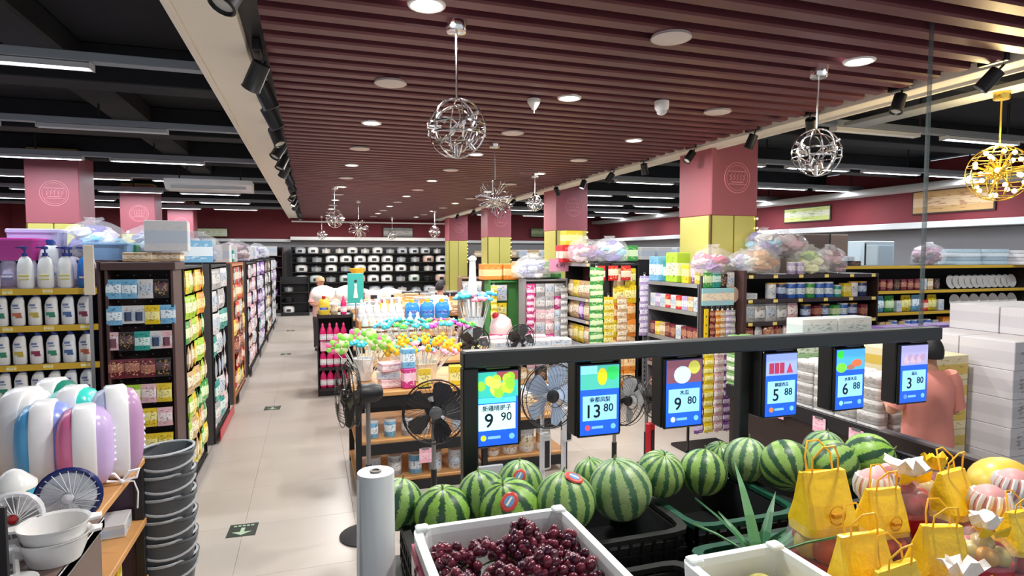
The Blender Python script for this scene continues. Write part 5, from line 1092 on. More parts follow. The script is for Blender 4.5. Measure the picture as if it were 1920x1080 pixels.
t = thing('rounded_bowl', 'yellow bowl raised above the textile table', 'bowl', at(670, 497, Y=12.7)); t.location.z = 1.6; MB().lathe([(.05, 0), (.14, .1), (.16, .17), (.15, .17), (.04, .02)], 18).obj('body', M('#f0b828', .3), t, True); MB().rod((0, 0, -.6), (0, 0, 0), .02).obj('stand', WHT, t)
# flat textile table behind bar
T7 = table('display_table', 'low table spread with white and pink flat packs behind the bar', 2.02, 3.1, 6.85, 7.6, .92, (.5,))
fill(T7, ['fl_white', 'fl_pale_pink', 'fl_white', 'fl_sky_blue'], .92, .0, 1.08, .0, 'flat pack table', 'front row', 'flat packs behind the bar', gap=.0, jit=.4, scale=1.3); fill(T7, ['fl_pale_pink', 'fl_white'], .92, .0, 1.08, .3, 'flat pack table', 'rear row', 'flat packs behind the bar', gap=.0, jit=.4, scale=1.4)
fill(T7, ['ct_tan', 'ct_black', 'cn_tan'], .5, .1, 1.0, .05, 'flat pack table', 'lower shelf', 'tan goods below the flat packs', gap=.02)
spawn('ct_lime_green', 'lime green box at the foot of the tall blue toy bunch', (1.84, 6.9, .855), .1, None, 1.1)
t = thing('doll_dome', 'pink and white doll dome with a red cap between the tables', 'toy', (2.48, 7.95, .92)); MB().lathe([(.15, 0), (.16, .12), (.13, .24), (.05, .3), (.01, .31)], 18).obj('dome', M('#f2d4d4', .4), t, True); MB().lathe([(.165, 0), (.17, .03), (.16, .05)], 18).obj('base_band', M('#e84a78', .4), t, True); MB().ball((-.08, 0, .29), .05).obj('cap', M('#c8203a', .5), t, True)
T8 = table('display_table', 'small dark table under the doll dome and the tall blue toy bunch', 1.55, 2.75, 7.65, 8.2, .9, (.45,), DWOOD)
t = thing('white_vase', 'pair-topped tall white bottle display in front of the grey textile rack', 'bottle', (2.20, 8.42, 0))
MB().lathe([(.13, 0), (.13, .9), (.1, 1.15), (.07, 1.5), (.05, 1.75), (.045, 1.95), (.05, 1.97)], 16).obj('body', M('#eef2f0', .4), t, True); MB().lathe([(.06, 1.97), (.06, 2.0), (.02, 2.03)], 12).obj('cap', WHT, t, True)

def strip(x, y, ztop, n, key, label, w=.12, rz=0, dz=.085, scale=.8):
    """a hanging display strip: a hook, a tape and its packets (parts)"""
    t = thing('hanging_strip', label, 'strip', (x, y, ztop), rz)
    MB().box(-.012, .012, -.002, .002, -n*dz-.05, 0).obj('tape', M('#e8e8e0', .5), t); MB().ring((0, 0, .015), (0, 1, 0), .015, .003, 10, 4).obj('hook', STEEL, t)
    me = SPEC[key]['parts'][0][1]
    for i in range(n):
        q = put('packet', me, t, (0, -.01-.004*(i % 2), -.02-i*dz), (0, .05*(-1)**i, 0)); q.scale = (w/.12, .8, scale)
# ================================================================== CENTRE GONDOLAS
def hangrack(x0, y0, w_, top, pal, label, where, group, rows_, key='pk_', scale=1.0, shelf=True, dp=.5, rz=0, zbot=.35, col=BLK, back='#3a3638'):
    t = rack('hanging_rack', label, 'shelf', (x0, y0, 0), rz, w_, dp, top, [top-.01, .12], col, back=M(back, .6), z0=0)
    # goods hang just in front of a peg board
    MB().box(.02, w_-.02, .06, .08, .14, top-.04).obj('peg_board', M(back, .6), t)
    dz = (top-zbot)/rows_
    for i in range(rows_): fill(t, [key+random.choice(pal) for _ in range(20)], top-.07-i*dz, .02, w_-.02, -.01, where, nth(i)+' row', group, gap=.0, order=True, jit=.15, scale=scale)
    return t
hangrack(2.34, 9.7, .66, 1.68, ['grey', 'tan', 'grey', 'white'], 'rack of grey and tan hanging textiles past the toy rods', 'grey textile rack', 'hanging grey textiles', 4, scale=1.3, zbot=.3, back='#5a4a40', dp=.25, col=M('#8a6a50', .6))
hangrack(2.55, 8.75, .54, 1.66, ['white', 'yellow', 'white', 'white'], 'rack of bright white packs under the orange box', 'white pack hanger', 'bright white hanging packs', 5, scale=1.0, zbot=.3, back='#3f7a3a', dp=.3, col=M('#3f8a44', .6))
hangrack(2.9, 8.15, .66, 1.70, ['pale_pink', 'grey', 'white', 'magenta', 'grey'], 'rack of pink and grey packs under the green box', 'pink and grey hanger', 'pink and grey hanging packs', 8, key='po_', scale=1.2, zbot=.25, dp=.3, col=M('#8c8a8c', .5))
for i, (k, lab) in enumerate((('po_magenta', 'magenta'), ('po_grey', 'silver grey'))): strip(2.96+.52*i, 8.10, 1.60, 13, k, 'hanging strip of %s packets at the edge of the pink and grey hanger' % lab, .11, dz=.09, scale=.6)
for i, (k, lab) in enumerate((('po_yellow', 'yellow'), ('po_tan', 'beige'))): strip(2.60+.44*i, 8.70, 1.60, 12, k, 'hanging strip of %s packets at the edge of the white pack hanger' % lab, .10, dz=.09, scale=.6)
topgoods([('bx_orange', 2.62, 8.95, 1.665, 0, 'tall orange box on the white pack hanger'), ('bx_orange', 2.93, 8.9, 1.665, .05, 'bright orange box with white print beside the green one'), ('bx_green', 3.38, 8.45, 1.705, 0, 'bright green box on the pink and grey hanger'), ('bx_tan', 3.02, 8.55, 1.705, 0, 'tan box between the orange and green boxes'), ('sack_4', 3.05, 8.28, 1.70, 0, 'sack of grey goods in front of the tan box')])
t = thing('price_sign', 'pink hanging sign reading 4.90 under the green box', 'sign', at(1048, 497, Y=8.1), 0); MB().bbox(-.15, .15, 0, .006, -.09, .09, .001).obj('card', M('#d896b4', .6), t); put('lettering', text_mesh('4.90', .085, M('#4a2038', .5)), t, (.02, -.001, -.01), (PI/2, 0, 0)); MB().rod((0, .003, .088), (0, .003, .2), .004).obj('hanger', STEEL, t)
# snack island: face to the aisle side (-x) and face towards the entrance
t = rack('snack_rack', 'snack island with orange bags facing the aisle side', 'shelf', (3.55, 8.22, 0), -PI/2, .86, .3, 1.93, [.2, .55, .82, 1.15, 1.45, 1.93], BLK, back=M('#5a2c2c', .6), strip=M('#a0a0a4', .4), tags=.3)
for z, ks, rn in ((1.45, ['sn_orange', 'sn_tan', 'sn_yellow'], 'top shelf'), (1.15, ['sn_purple', 'sn_tan', 'sn_orange', 'sn_maroon'], 'second shelf'), (.82, ['sn_yellow', 'sn_tan'], 'third shelf'), (.55, ['sn_orange', 'sn_orange'], 'fourth shelf'), (.2, ['sn_tan', 'sn_red'], 'bottom shelf')):
    fill(t, ks, z, .03, .84, .01, 'snack island side', rn, 'snack bags on the island side', gap=.0, scale=.95)
fr = hangrack(3.86, 7.36, .42, 1.93, ['orange', 'tan', 'yellow', 'orange'], 'entrance face of the snack island hung with orange and yellow packs', 'snack island front', 'packs on the snack island front', 7, key='po_', scale=1.5, dp=.5, zbot=.3)
for i in range(3): spawn('po_red', 'red pouch in the row of three at the top of the snack island, %s along' % nth(i), (3.66+.19*i, 7.3, 1.90), 0, 'red pouches on the snack island', 1.25)
strip(3.58, 7.26, 1.90, 12, 'po_green', 'long green zigzag strip of packets at the corner of the snack island', .20, dz=.095)
strip(4.28, 7.22, 1.78, 9, 'po_lilac', 'strip of purple and white packets right of the snack island front', .16)
strip(4.0, 7.335, 1.5, 8, 'po_tan', 'strip of peach packets on the snack island front', .15); strip(3.8, 7.335, 1.5, 8, 'po_yellow', 'strip of yellow packets beside the green zigzag strip', .15)
strip(4.44, 7.25, 1.5, 5, 'po_grey', 'strip of dark grey textiles hanging by the wire panel', .17, dz=.15, scale=1.5)
topgoods([('sack_0', 3.95, 7.6, 1.94, 0, 'big sack of pale blue and lilac goods on the snack island'), ('sack_1', 3.62, 7.75, 1.94, 1, 'sack of pink goods at the aisle side of the snack island'), ('bx_red', 3.55, 8.1, 1.94, 0, 'red box behind the pink sack on the snack island')])
spawn('bx_yellow', 'yellow box with a dark mark stacked on the red box', (3.6, 8.12, 2.185), 0, None, .85)
t = thing('wire_panel', 'grey perforated upright panel between the snack island and the cosmetics shelf', 'panel', (4.34, 7.25, 0)); MB().bbox(-.06, .06, 0, .012, .1, 1.65, .003).obj('board', M('#8a8c90', .4, .5), t); g = MB()
for i in range(24): g.box(-.035, -.015, -.001, 0, .2+.06*i, .23+.06*i); g.box(.015, .035, -.001, 0, .2+.06*i, .23+.06*i)
g.obj('slot', BLK, t); MB().box(-.1, .1, -.1, .12, 0, .1).obj('foot', BLK, t)
# cosmetics shelf facing -x
t = rack('store_shelf', 'grey shelf with bright boxes standing under the first gold pillar', 'shelf', (4.3, 7.16, 0), -PI/2, 1.12, .36, 1.70, [.25, .62, 1.0, 1.37, 1.70], M('#77777c', .4, .4), back=M('#2a2c30', .6), strip=M('#b0b2b6', .35, .6))
for z, ks, rn in ((1.37, ['po_maroon', 'ct_lilac', 'ct_tan', 'ct_red', 'ct_white'], 'second shelf'), (1.0, ['ct_white', 'ct_tan', 'ct_yellow', 'ct_pale_pink', 'ct_maroon'], 'third shelf'), (.62, ['ct_maroon', 'ct_white', 'ct_orange', 'ct_tan'], 'fourth shelf'), (.25, ['ct_maroon', 'ct_red', 'ct_white'], 'bottom shelf')):
    ks = [k for k in ks if not k.startswith('po')]; fill(t, ks, z, .03, 1.1, .02, 'grey pillar shelf', rn, 'boxes on the grey pillar shelf', gap=.01)
for i, (k, x, sc_, lab) in enumerate((('ct_sky_blue', .1, 1.9, 'tall sky blue box'), ('ct_teal', .32, 1.6, 'teal box'), ('ct_lime_green', .54, 2.2, 'tall lime green box'), ('ct_lime_green', .66, 1.2, 'short lime green box'), ('ct_yellow', .78, 1.3, 'yellow box'), ('ct_purple', .9, 1.5, 'purple box'), ('ct_yellow', 1.0, .9, 'small yellow box'), ('ct_green', 1.06, 1.4, 'green box'))):
    p = Matrix.Translation(t.location) @ Matrix.Rotation(-PI/2, 4, 'Z') @ Vector((x, .1+.05*(i % 2), 1.70)); spawn(k, lab+' on top of the grey pillar shelf, %s from its far end' % nth(i), p, -PI/2, 'boxes on the pillar shelf top', sc_)
# green goods farther on
spawn('bx_green', 'green box of bottles between the snack island and the sky blue box', (4.75, 8.6, 1.95), 0, None, 1.0); tt = rack('store_shelf', 'shelf behind the snack island carrying the green box of bottles', 'shelf', (4.42, 8.4, 0), 0, 1.2, .5, 1.94, [.5, 1.0, 1.5], BLK); fill(tt, ['po_black'], 1.45, .1, .2, 0, 'shelf behind the island', 'peg', 'dark packs'); fill(tt, ['ct_yellow', 'ct_green', 'ct_white'], 1.5, .05, 1.1, .05, 'shelf behind the island', 'upper board', 'boxes behind the island', gap=.02)
# strips board in front of the first gold pillar
t = thing('strip_board', 'tall board hung with strips of small packets in front of the first gold pillar', 'board', (4.30, 5.98, 0)); MB().bbox(0, .44, .01, .04, 0.05, 1.80, .004).obj('board', M('#4a4044', .6), t); MB().bbox(-.02, .46, -.05, .06, 0, .05, .004).obj('foot', BLK, t); MB().box(.02, .42, -.03, .01, 1.45, 1.47).obj('hook_bar', STEEL, t)
tt = thing('yellow_ruler', 'yellow hanging strip with dark marks beside the grey pillar shelf', 'strip', (4.345, 5.95, 1.42)); MB().box(-.03, .03, -.004, 0, -1.0, 0).obj('tape', M('#f0d020', .5), tt); g = MB()
for i in range(9): g.box(-.006, .006, -.005, -.004, -.1-i*.1, -.08-i*.1)
g.obj('mark', BLK, tt); MB().ring((0, 0, .015), (0, 1, 0), .012, .003, 10, 4).obj('hook', STEEL, tt)
for i, (k, lab) in enumerate((('po_maroon', 'maroon'), ('po_orange', 'brown and orange'), ('po_tan', 'tan'), ('po_lilac', 'lilac and grey'), ('po_grey', 'grey'))):
    strip(4.41+.07*i, 5.93-.008*(i % 2), 1.42, 14, k, 'hanging strip of %s packets in front of the first gold pillar' % lab, .07, dz=.07, scale=.5)
for i, (k, lab) in enumerate((('po_purple', 'purple foil'), ('po_yellow', 'yellow'), ('po_pale_pink', 'pinkish'), ('po_purple', 'dark purple'))):
    strip(3.75+.12*i, 5.25, 1.10, 10, k, 'lower hanging strip of %s packets seen under the bar' % lab, .11, dz=.085, scale=.62)
t = thing('strip_stand', 'black metal stand holding the lower packet strips', 'frame', (3.65, 5.27, 0)); 
for x in (0, .55): MB().box(x, x+.02, 0, .02, 0, 1.15).obj('leg', BLK, t)
MB().box(0, .57, -.03, .01, 1.12, 1.14).obj('bar', BLK, t); MB().box(-.0, .57, .0, .3, 0, .03).obj('foot', BLK, t)
t = thing('header_poster', 'pastel picture header above the packet strips', 'poster', (4.50, 5.92, 1.46)); MB().bbox(-.24, .2, -.006, .006, 0, .2, .002).obj('board', PR('#9ad0d8', '#f0e4c8', '#d8a8b8', .5), t); MB().lathe([(.1, 0), (.1, .008)], 18, ax=((.17, .004, .12), (0, -1, 0))).obj('round_badge', M('#b89a88', .6), t); MB().rod((0, .006, -.02), (0, .012, .02), .006).obj('clip', STEEL, t)
fillb = [('po_green', 4.36), ('po_teal', 4.48), ('po_black', 4.58), ('po_white', 4.66)]
for i, (k, x) in enumerate(fillb): spawn(k, SPEC[k]['desc']+' hung above the pastel header, %s along' % nth(i), (x, 5.95, 1.84), 0, 'pouches above the pastel header', 1.1)
topgoods([('sack_1', 4.55, 6.12, 1.80, 0, 'sack of pink goods in front of the first gold pillar')])
spawn('sack_4', 'smaller grey lilac sack beside the pink one at the pillar', (4.98, 6.1, 1.83), 0, None, .8)

# brown gondola
G5 = rack('store_shelf', 'brown shelf of canisters and meat packs right of the first gold pillar', 'shelf', (4.78, 5.86, 0), 0, 2.08, .45, 1.81, [.12, .45, .78, 1.03, 1.25, 1.52, 1.81], DWOOD, back=M('#241c1e', .6), strip=M('#3a3034', .5), tags=.3)
MB().bbox(-.02, .03, -.03, .47, 0, 1.86, .004).obj('end_panel', BRN, G5)
for k, a, b, l in (('tin_blue', '#3a6ac0', '#d8e8f4', '#e8eaee'), ('tin_white', '#e8e8ea', '#cfd4dc', '#d0a860'), ('tin_navy', '#2a3a6a', '#b8c8e4', '#c8a050'), ('tin_green', '#3a9a4a', '#e4f0d0', '#e8eaee')): g_can(k, .062, .19, a, b, l, {'tin_blue': 'blue and white', 'tin_white': 'white', 'tin_navy': 'navy', 'tin_green': 'green'}[k]+' milk powder tin', 'milk_powder_tin', 'tin')
fill(G5, ['tin_white', 'tin_navy', 'tin_blue', 'tin_blue', 'tin_green', 'tin_blue', 'tin_blue', 'cn_teal', 'ct_yellow'], 1.52, .42, 2.05, .04, 'brown shelf', 'upper board', 'tins on the brown shelf', gap=.022, order=True)
fill(G5, ['fl_black', 'fl_white'], 1.52, .04, .4, .04, 'brown shelf', 'upper board near the pillar', 'flat boxes on the brown shelf', gap=.01)
fill(G5, ['tin_navy', 'ct_maroon', 'tin_navy', 'ct_green', 'tin_blue'], 1.25, .95, 2.05, .04, 'brown shelf', 'second board', 'tins on the brown shelf', gap=.03, order=True, scale=1.0)
fill(G5, ['sn_grey', 'sn_white', 'sn_pale_pink'], 1.25, .04, .95, .02, 'brown shelf', 'second board pillar end', 'grey packs on the brown shelf', gap=.0, scale=.85); fill(G5, ['sn_grey', 'sn_black', 'sn_pale_pink', 'sn_maroon'], 1.03, .04, 1.2, .0, 'brown shelf', 'third board', 'grey packs on the brown shelf', gap=.0, scale=.75, jit=.5)
fill(G5, ['dish_green', 'dish_white'], .45, .04, 1.9, .02, 'brown shelf', 'fifth board', 'bottles low on the brown shelf', gap=.03); fill(G5, ['ct_yellow', 'ct_grey'], .78, .04, 1.9, .02, 'brown shelf', 'fourth board', 'cartons low on the brown shelf', gap=.06)
topgoods([('sack_3', 5.15, 6.05, 1.81, 0, 'sack of tan goods on the brown shelf near the pillar'), ('sack_0', 5.35, 6.2, 2.02, 1, 'blue sack piled on the tan sack'), ('sack_2', 5.95, 6.1, 1.81, 0, 'sack of lime green goods on the brown shelf'), ('sack_5', 6.35, 6.15, 1.81, 1, 'dark plum sack on the brown shelf'), ('cn_lilac', 5.55, 5.95, 1.81, 0, 'lilac canister between the sacks'), ('cn_lilac', 5.68, 5.95, 1.81, 0, 'second lilac canister, beside the lime green sack'),
          ('sack_5', 5.75, 6.3, 2.0, 2, 'plum sack wedged high between the blue and lime green sacks')])
# far right shelves
G6 = rack('store_shelf', 'long far shelf of foods and plates right of the brown shelf', 'shelf', (7.0, 6.9, 0), 0, 4.4, .5, 1.88, [.12, .5, .85, 1.17, 1.5, 1.88], M('#2a2422', .5), back=M('#1c181a', .6), strip=M('#c8a030', .5))
fill(G6, ['ct_maroon', 'ct_white', 'ct_tan', 'ct_maroon', 'ct_black'], 1.5, .75, 2.5, .05, 'far right shelf', 'upper board', 'packs on the far right shelf', gap=.03)
fill(G6, ['plate_grey'], 1.5, 2.6, 4.35, .1, 'far right shelf', 'upper board', 'plates on the far right shelf', gap=-.08)
fill(G6, ['sn_yellow', 'sn_green', 'sn_sky_blue', 'ct_white', 'ct_red'], 1.17, .75, 2.6, .05, 'far right shelf', 'second board', 'packs on the far right shelf', gap=.02); fill(G6, ['plate_white'], 1.17, 2.7, 4.35, .1, 'far right shelf', 'second board', 'plates on the far right shelf', gap=-.02)
fill(G6, ['tin_blue', 'ct_grey', 'ct_tan'], .85, .75, 2.4, .05, 'far right shelf', 'third board', 'packs on the far right shelf', gap=.02); fill(G6, ['ct_black', 'ct_yellow', 'ct_maroon', 'ct_red', 'ct_teal', 'ct_orange'], .85, 2.5, 4.35, .05, 'far right shelf', 'third board', 'packs on the far right shelf', gap=.03, scale=1.25)
g_towels('bedding', .62, .4, 4, ('#b8ccd4', '#a0b4c0', '#d8e0e4'), 'folded pale blue bedding', 'folded_bedding', 'bedding', .065); g_towels('bedding_w', .5, .4, 4, ('#e0dcdc', '#cfc8cc'), 'folded cream bedding', 'folded_bedding', 'bedding', .06)
topgoods([('bedding', 10.1, 7.15, 1.88, 0, 'folded pale blue bedding on the far right shelf'), ('bedding', 10.75, 7.15, 1.88, 0, 'second stack of pale blue bedding towards the side wall'), ('bedding_w', 11.2, 6.95, 1.88, .1, 'folded cream bedding at the wall end of the far shelf'), ('sack_5', 9.4, 7.15, 1.88, 0, 'dark plum bag on the far right shelf'), ('bx_black', 11.0, 7.45, 1.9, 0, 'black box behind the bedding'),
          ('fl_white', 7.4, 7.1, 1.88, 0, 'white flat carton on the far shelf'), ('fl_black', 7.75, 7.1, 1.88, 0, 'black flat carton beside the white one on the far shelf'), ('fl_white', 7.65, 7.12, 1.952, 0, 'white flat carton across the black and white ones')])
t = thing('brown_screen', 'tall brown framed panel standing behind the lime green sack', 'panel', (7.9, 8.0, 0)); MB().bbox(-.75, .35, 0, .04, 0.0, 2.38, .005).obj('board', M('#6a554c', .6), t); MB().bbox(.37, .75, 0, .04, 0.0, 2.38, .005).obj('side_board', M('#8a7468', .6), t); MB().box(.35, .37, -.005, .045, 0, 2.39).obj('joint_strip', BLK, t)
t = thing('white_cabinet', 'pale blue white cabinet with a glass door beyond the far shelf', 'cabinet', (9.35, 8.0, 0)); MB().bbox(-.35, .35, 0, .5, 0, 2.28, .01).obj('body', M('#c8d8e0', .4), t); MB().box(-.3, -.05, -.006, 0, .3, 2.2).obj('glass_door', M('#e8f6fa', .1), t); MB().box(-.33, -.31, -.012, 0, .25, 2.24).obj('door_seal', BLK, t); MB().box(0, .3, -.006, 0, .3, 2.2).obj('door_panel', M('#b8c8d4', .3), t)

# ================================================================== DISPLAY BIN WITH PACKS, CARTONS
t = thing('display_bin', 'long dark display bin with pink price tags behind the price screens', 'bin', (3.9, 3.25, 0))
MB().bbox(0, .5, 0, 1.7, .08, .7, .01).obj('body', DWOOD, t); MB().bbox(-.03, .0, -.02, 1.72, .66, .78, .004).obj('tag_rail', BLK, t); MB().box(.04, .46, .04, 1.66, 0, .08).obj('plinth', BLK, t)
for i, y in enumerate((3.45, 3.8, 4.25, 4.6)): hang_tag(3.865, y, .74, -PI/2, 'pink price tag on the display bin, %s from the shopper' % nth(i), .13, .12)
for c, a, b, k in (('green and white', '#7fae6a', '#e8f0dc', 'tp_g'), ('red and white', '#c86a6a', '#f0e4e0', 'tp_r'), ('white and grey', '#c8c7c4', '#a8a4a0', 'tp_w'), ('plain white', '#d4d4d2', '#c4ced0', 'tp_p')):
    g = MB().loft([se(.2*q, .12*q2, z, 12, 5) for q, q2, z in ((.94, .9, 0), (1, 1, .012), (1, 1, .078), (.94, .9, .09))]); spec(k, [('body', g.mesh('body', PR(a, b, '#6a6a60', .3), True))], .2, .12, .09, c+' tissue pack', 'tissue pack', 'tissue_pack')
def stack(k, x, y, z, nx, ny, nz, dx, dy, dz, rz, where, group, scale=1):
    for a in range(nx):
        for b in range(ny):
            for c in range(nz): spawn(k, '%s, %s layer, %s back, %s across in the %s' % (SPEC[k]['desc'].replace(' tissue pack', ' pack'), nth(c), nth(b), nth(a), where), (x+a*dx, y+b*dy, z+c*dz), rz+random.uniform(-.03, .03), group, scale)
stack('tp_g', 3.98, 4.52, .70, 2, 3, 6, .14, .215, .092, PI/2, 'green pile', 'green tissue packs on the bin')
stack('tp_r', 3.98, 4.29, .70, 2, 1, 4, .14, .215, .092, PI/2, 'red pile', 'red tissue packs on the bin')
stack('tp_w', 3.98, 3.42, .70, 2, 4, 5, .14, .21, .092, PI/2, 'white pile', 'white tissue packs on the bin')
g_carton('tissuebox', .44, .22, .2, '#dde2e2', '#cad6d6', '#7a8a90', 'large white tissue carton with arched print', 'box', 'tissue_carton')
g_carton('tissuegreen', .44, .22, .2, '#a8d0a0', '#e0eed8', '#4a7a4a', 'green and white tissue carton', 'box', 'tissue_carton')
t = table('display_table', 'table carrying white and green tissue cartons behind the bin', 4.5, 5.7, 4.75, 5.3, 1.0, (.5,), DWOOD)
for (k, x, z, lab) in (('tissuegreen', 4.75, 1.0, 'green and white tissue carton at the bottom of the tissue table'), ('tissuebox', 5.22, 1.0, 'white tissue carton at the bottom beside the green one'), ('tissuebox', 4.85, 1.203, 'white tissue carton with arched print on the green one'), ('tissuebox', 5.31, 1.203, 'white tissue carton on top, at the shopper side'), ('tissuebox', 5.1, 1.406, 'topmost white tissue carton of the tissue table')):
    if z < 1.4: spawn(k, lab, (x, 4.9, z), .0, 'tissue cartons')
for k_ in range(3): spawn('ct_grey', 'silver grey box at the far end of the tissue table, %s along' % nth(k_), (5.58+.0*k_, 4.82+.14*k_, 1.0), 0, 'silver grey boxes', 1.0)
t = table('display_table', 'dark table of purple tissue packs beyond the cartons', 6.0, 7.3, 5.0, 5.6, .92, (.4,), DWOOD)
g_carton('purplepack', .36, .2, .16, '#8a6ab0', '#b8a0d0', '#f0e8f8', 'purple tissue pack', 'tissue pack', 'tissue_pack'); stack('purplepack', 6.2, 5.12, .92, 3, 1, 2, .38, .2, .165, 0, 'purple pile', 'purple tissue packs')
stack('tp_p', 6.15, 5.42, .92, 3, 1, 2, .38, .2, .092, 0, 'rear pile', 'white packs behind the purple ones')
g_carton('whitecase', .44, .40, .212, '#c9c6c9', '#bebbbf', '#6a6262', 'white shipping carton', 'box', 'shipping_carton'); g_carton('creamcase', .34, .36, .19, '#d8cca4', '#cdb050', '#98803a', 'cream and yellow shipping carton', 'box', 'shipping_carton')
tt = tag(MB().bbox(4.85, 6.2, 3.0, 3.85, 0, .13, .01).obj('wooden_pallet', M('#8a6a48', .7)), 'low wooden pallet under the white shipping cartons', 'pallet')
for a in range(3):
    for b in range(2):
        for c in range(6 if a < 1 else 7): spawn('whitecase', 'white shipping carton, %s layer, %s column, %s row back' % (nth(c), nth(a), nth(b)), (5.08+.45*a, 3.22+.41*b, .13+.2135*c), random.uniform(-.02, .02), 'white shipping cartons')
tt = tag(MB().bbox(4.44, 4.82, 3.28, 4.1, 0, .13, .01).obj('wooden_pallet', M('#8a6a48', .7)), 'low pallet under the cream and yellow cartons', 'pallet')
for b in range(2):
    for c in range(6): spawn('creamcase', 'cream and yellow shipping carton, %s layer, %s row back' % (nth(c), nth(b)), (4.63, 3.48+.38*b, .13+.192*c), random.uniform(-.02, .02), 'cream shipping cartons')

# ================================================================== PEOPLE
SKIN = '#c68f72'
def person(loc, rz, H, shirt, trousers, hair, label, arms='down', lean=0, cap=None, bun=False, wide=1.0):
    """body: one skinned surface; local -y is the front"""
    k = H/1.7; t = thing('person', label, 'person', loc, rz)
    J = {'pel': (0, 0, .95, .085), 'bel': (0, -.005, 1.06, .09), 'che': (0, .0, 1.22, .10), 'sh': (0, .005, 1.36, .075), 'nk': (0, .01, 1.44, .052), 'hd0': (0, -.005, 1.50, .055), 'hd1': (0, -.01, 1.56, .082), 'hd2': (0, 0.0, 1.635, .085), 'hd3': (0, .005, 1.69, .045)}
    E_ = [('pel', 'bel'), ('bel', 'che'), ('che', 'sh'), ('sh', 'nk'), ('nk', 'hd0'), ('hd0', 'hd1'), ('hd1', 'hd2'), ('hd2', 'hd3')]
    for s_, q in ((-1, 'a'), (1, 'b')):
        J['hp'+q] = (s_*.085, 0, .84, .075); J['kn'+q] = (s_*.095, -.015, .50, .062); J['an'+q] = (s_*.095, .02, .09, .042); J['to'+q] = (s_*.105, -.13, .035, .035)
        J['so'+q] = (s_*.155*wide, .01, 1.355, .052)
        if arms == 'down': J['el'+q] = (s_*.235*wide, .03, 1.09, .043); J['wr'+q] = (s_*.235*wide, -.06, .86, .030); J['ha'+q] = (s_*.225*wide, -.085, .79, .028)
        else: J['el'+q] = (s_*.23*wide, -.04, 1.10, .043); J['wr'+q] = (s_*.15, -.24, 1.08, .030); J['ha'+q] = (s_*.12, -.31, 1.09, .028)
        E_ += [('pel', 'hp'+q), ('hp'+q, 'kn'+q), ('kn'+q, 'an'+q), ('an'+q, 'to'+q), ('sh', 'so'+q), ('so'+q, 'el'+q), ('el'+q, 'wr'+q), ('wr'+q, 'ha'+q)]
    def lp(v):
        x, y, z = v
        if z > .95: y -= (z-.95)*lean
        return (x*k, y*k, z*k)
    def skin(name, names, edges, grow, mat, root, fingers=False):
        idx = {n_: i for i, n_ in enumerate(names)}; me = bpy.data.meshes.new(name)
        me.from_pydata([lp(J[n_][:3]) for n_ in names], [(idx[a], idx[b]) for a, b in edges], [])
        o = put(name, me, t); md = o.modifiers.new('skin', 'SKIN'); md.use_smooth_shade = True
        for i, n_ in enumerate(names):
            r = J[n_][3]*k+grow; sv = me.skin_vertices[0].data[i]; fx = 1.0
            if n_ in ('pel', 'bel', 'che', 'hem'): fx = 1.25*wide
            sv.radius = (r*fx, r*(.85 if fx > 1 else 1)); sv.use_root = (n_ == root)
        o.modifiers.new('sub', 'SUBSURF').levels = 2; o.modifiers['sub'].render_levels = 2
        dg = bpy.context.evaluated_depsgraph_get(); m2 = bpy.data.meshes.new_from_object(o.evaluated_get(dg)); m2.materials.clear(); m2.materials.append(mat)
        for pl_ in m2.polygons: pl_.use_smooth = True
        o.modifiers.clear(); o.data = m2; return o
    # fingers are extra chains grown from the hands, part of the same body
    names = list(J); edges = list(E_)
    for s_, q in ((-1, 'a'), (1, 'b')):
        hx, hy, hz, _ = J['ha'+q]; down = arms == 'down'
        for f in range(4):
            off = (f-1.5)*.019; L_ = (.062, .074, .07, .055)[f]
            b = (hx, hy+off, hz-.03) if down else (hx+off, hy-.03, hz)
            J['f%d0%s' % (f, q)] = (*b, .009); J['f%d1%s' % (f, q)] = ((b[0]-s_*.008, b[1], b[2]-L_*.6, .008) if down else (b[0], b[1]-L_*.6, b[2]-.008, .008)); J['f%d2%s' % (f, q)] = ((b[0]-s_*.02, b[1], b[2]-L_, .0065) if down else (b[0], b[1]-L_, b[2]-.025, .0065))
            names += ['f%d%d%s' % (f, j, q) for j in range(3)]; edges += [('ha'+q, 'f%d0%s' % (f, q)), ('f%d0%s' % (f, q), 'f%d1%s' % (f, q)), ('f%d1%s' % (f, q), 'f%d2%s' % (f, q))]
        J['th1'+q] = (hx-s_*.012, hy-.035, hz-.005, .010) if down else (hx-s_*.035, hy-.015, hz+.01, .010); J['th2'+q] = (hx-s_*.02, hy-.05, hz-.04, .008) if down else (hx-s_*.04, hy-.05, hz+.012, .008)
        names += ['th1'+q, 'th2'+q]; edges += [('ha'+q, 'th1'+q), ('th1'+q, 'th2'+q)]
    skin('body', names, edges, 0, M(SKIN, .55), 'pel')
    W_ = wide
    def ell(rx, ry, z, n=18): return [lp((rx*W_*math.cos(2*PI*i/n), ry*math.sin(2*PI*i/n)+.004, z)) for i in range(n)]
    SM = M(shirt, .8, noise=.06, scale=6, bump=.25); TM = M(trousers, .8)
    g = MB().loft([ell(*q) for q in ((.172, .128, .80), (.178, .132, .86), (.172, .128, .97), (.160, .120, 1.08), (.178, .130, 1.22), (.188, .122, 1.32), (.165, .098, 1.385), (.10, .075, 1.42), (.068, .066, 1.435))])
    for q, s_ in (('a', -1), ('b', 1)):
        so_, el_ = J['so'+q], J['el'+q]; pts = [tuple(so_[i]+(el_[i]-so_[i])*f for i in range(3)) for f in (-.25, 0, .3, .6, .85)]
        g.tube([lp(p_) for p_ in pts], [.05*k, .072*k, .072*k, .068*k, .072*k], 12)
    g.obj('shirt', SM, t, True)
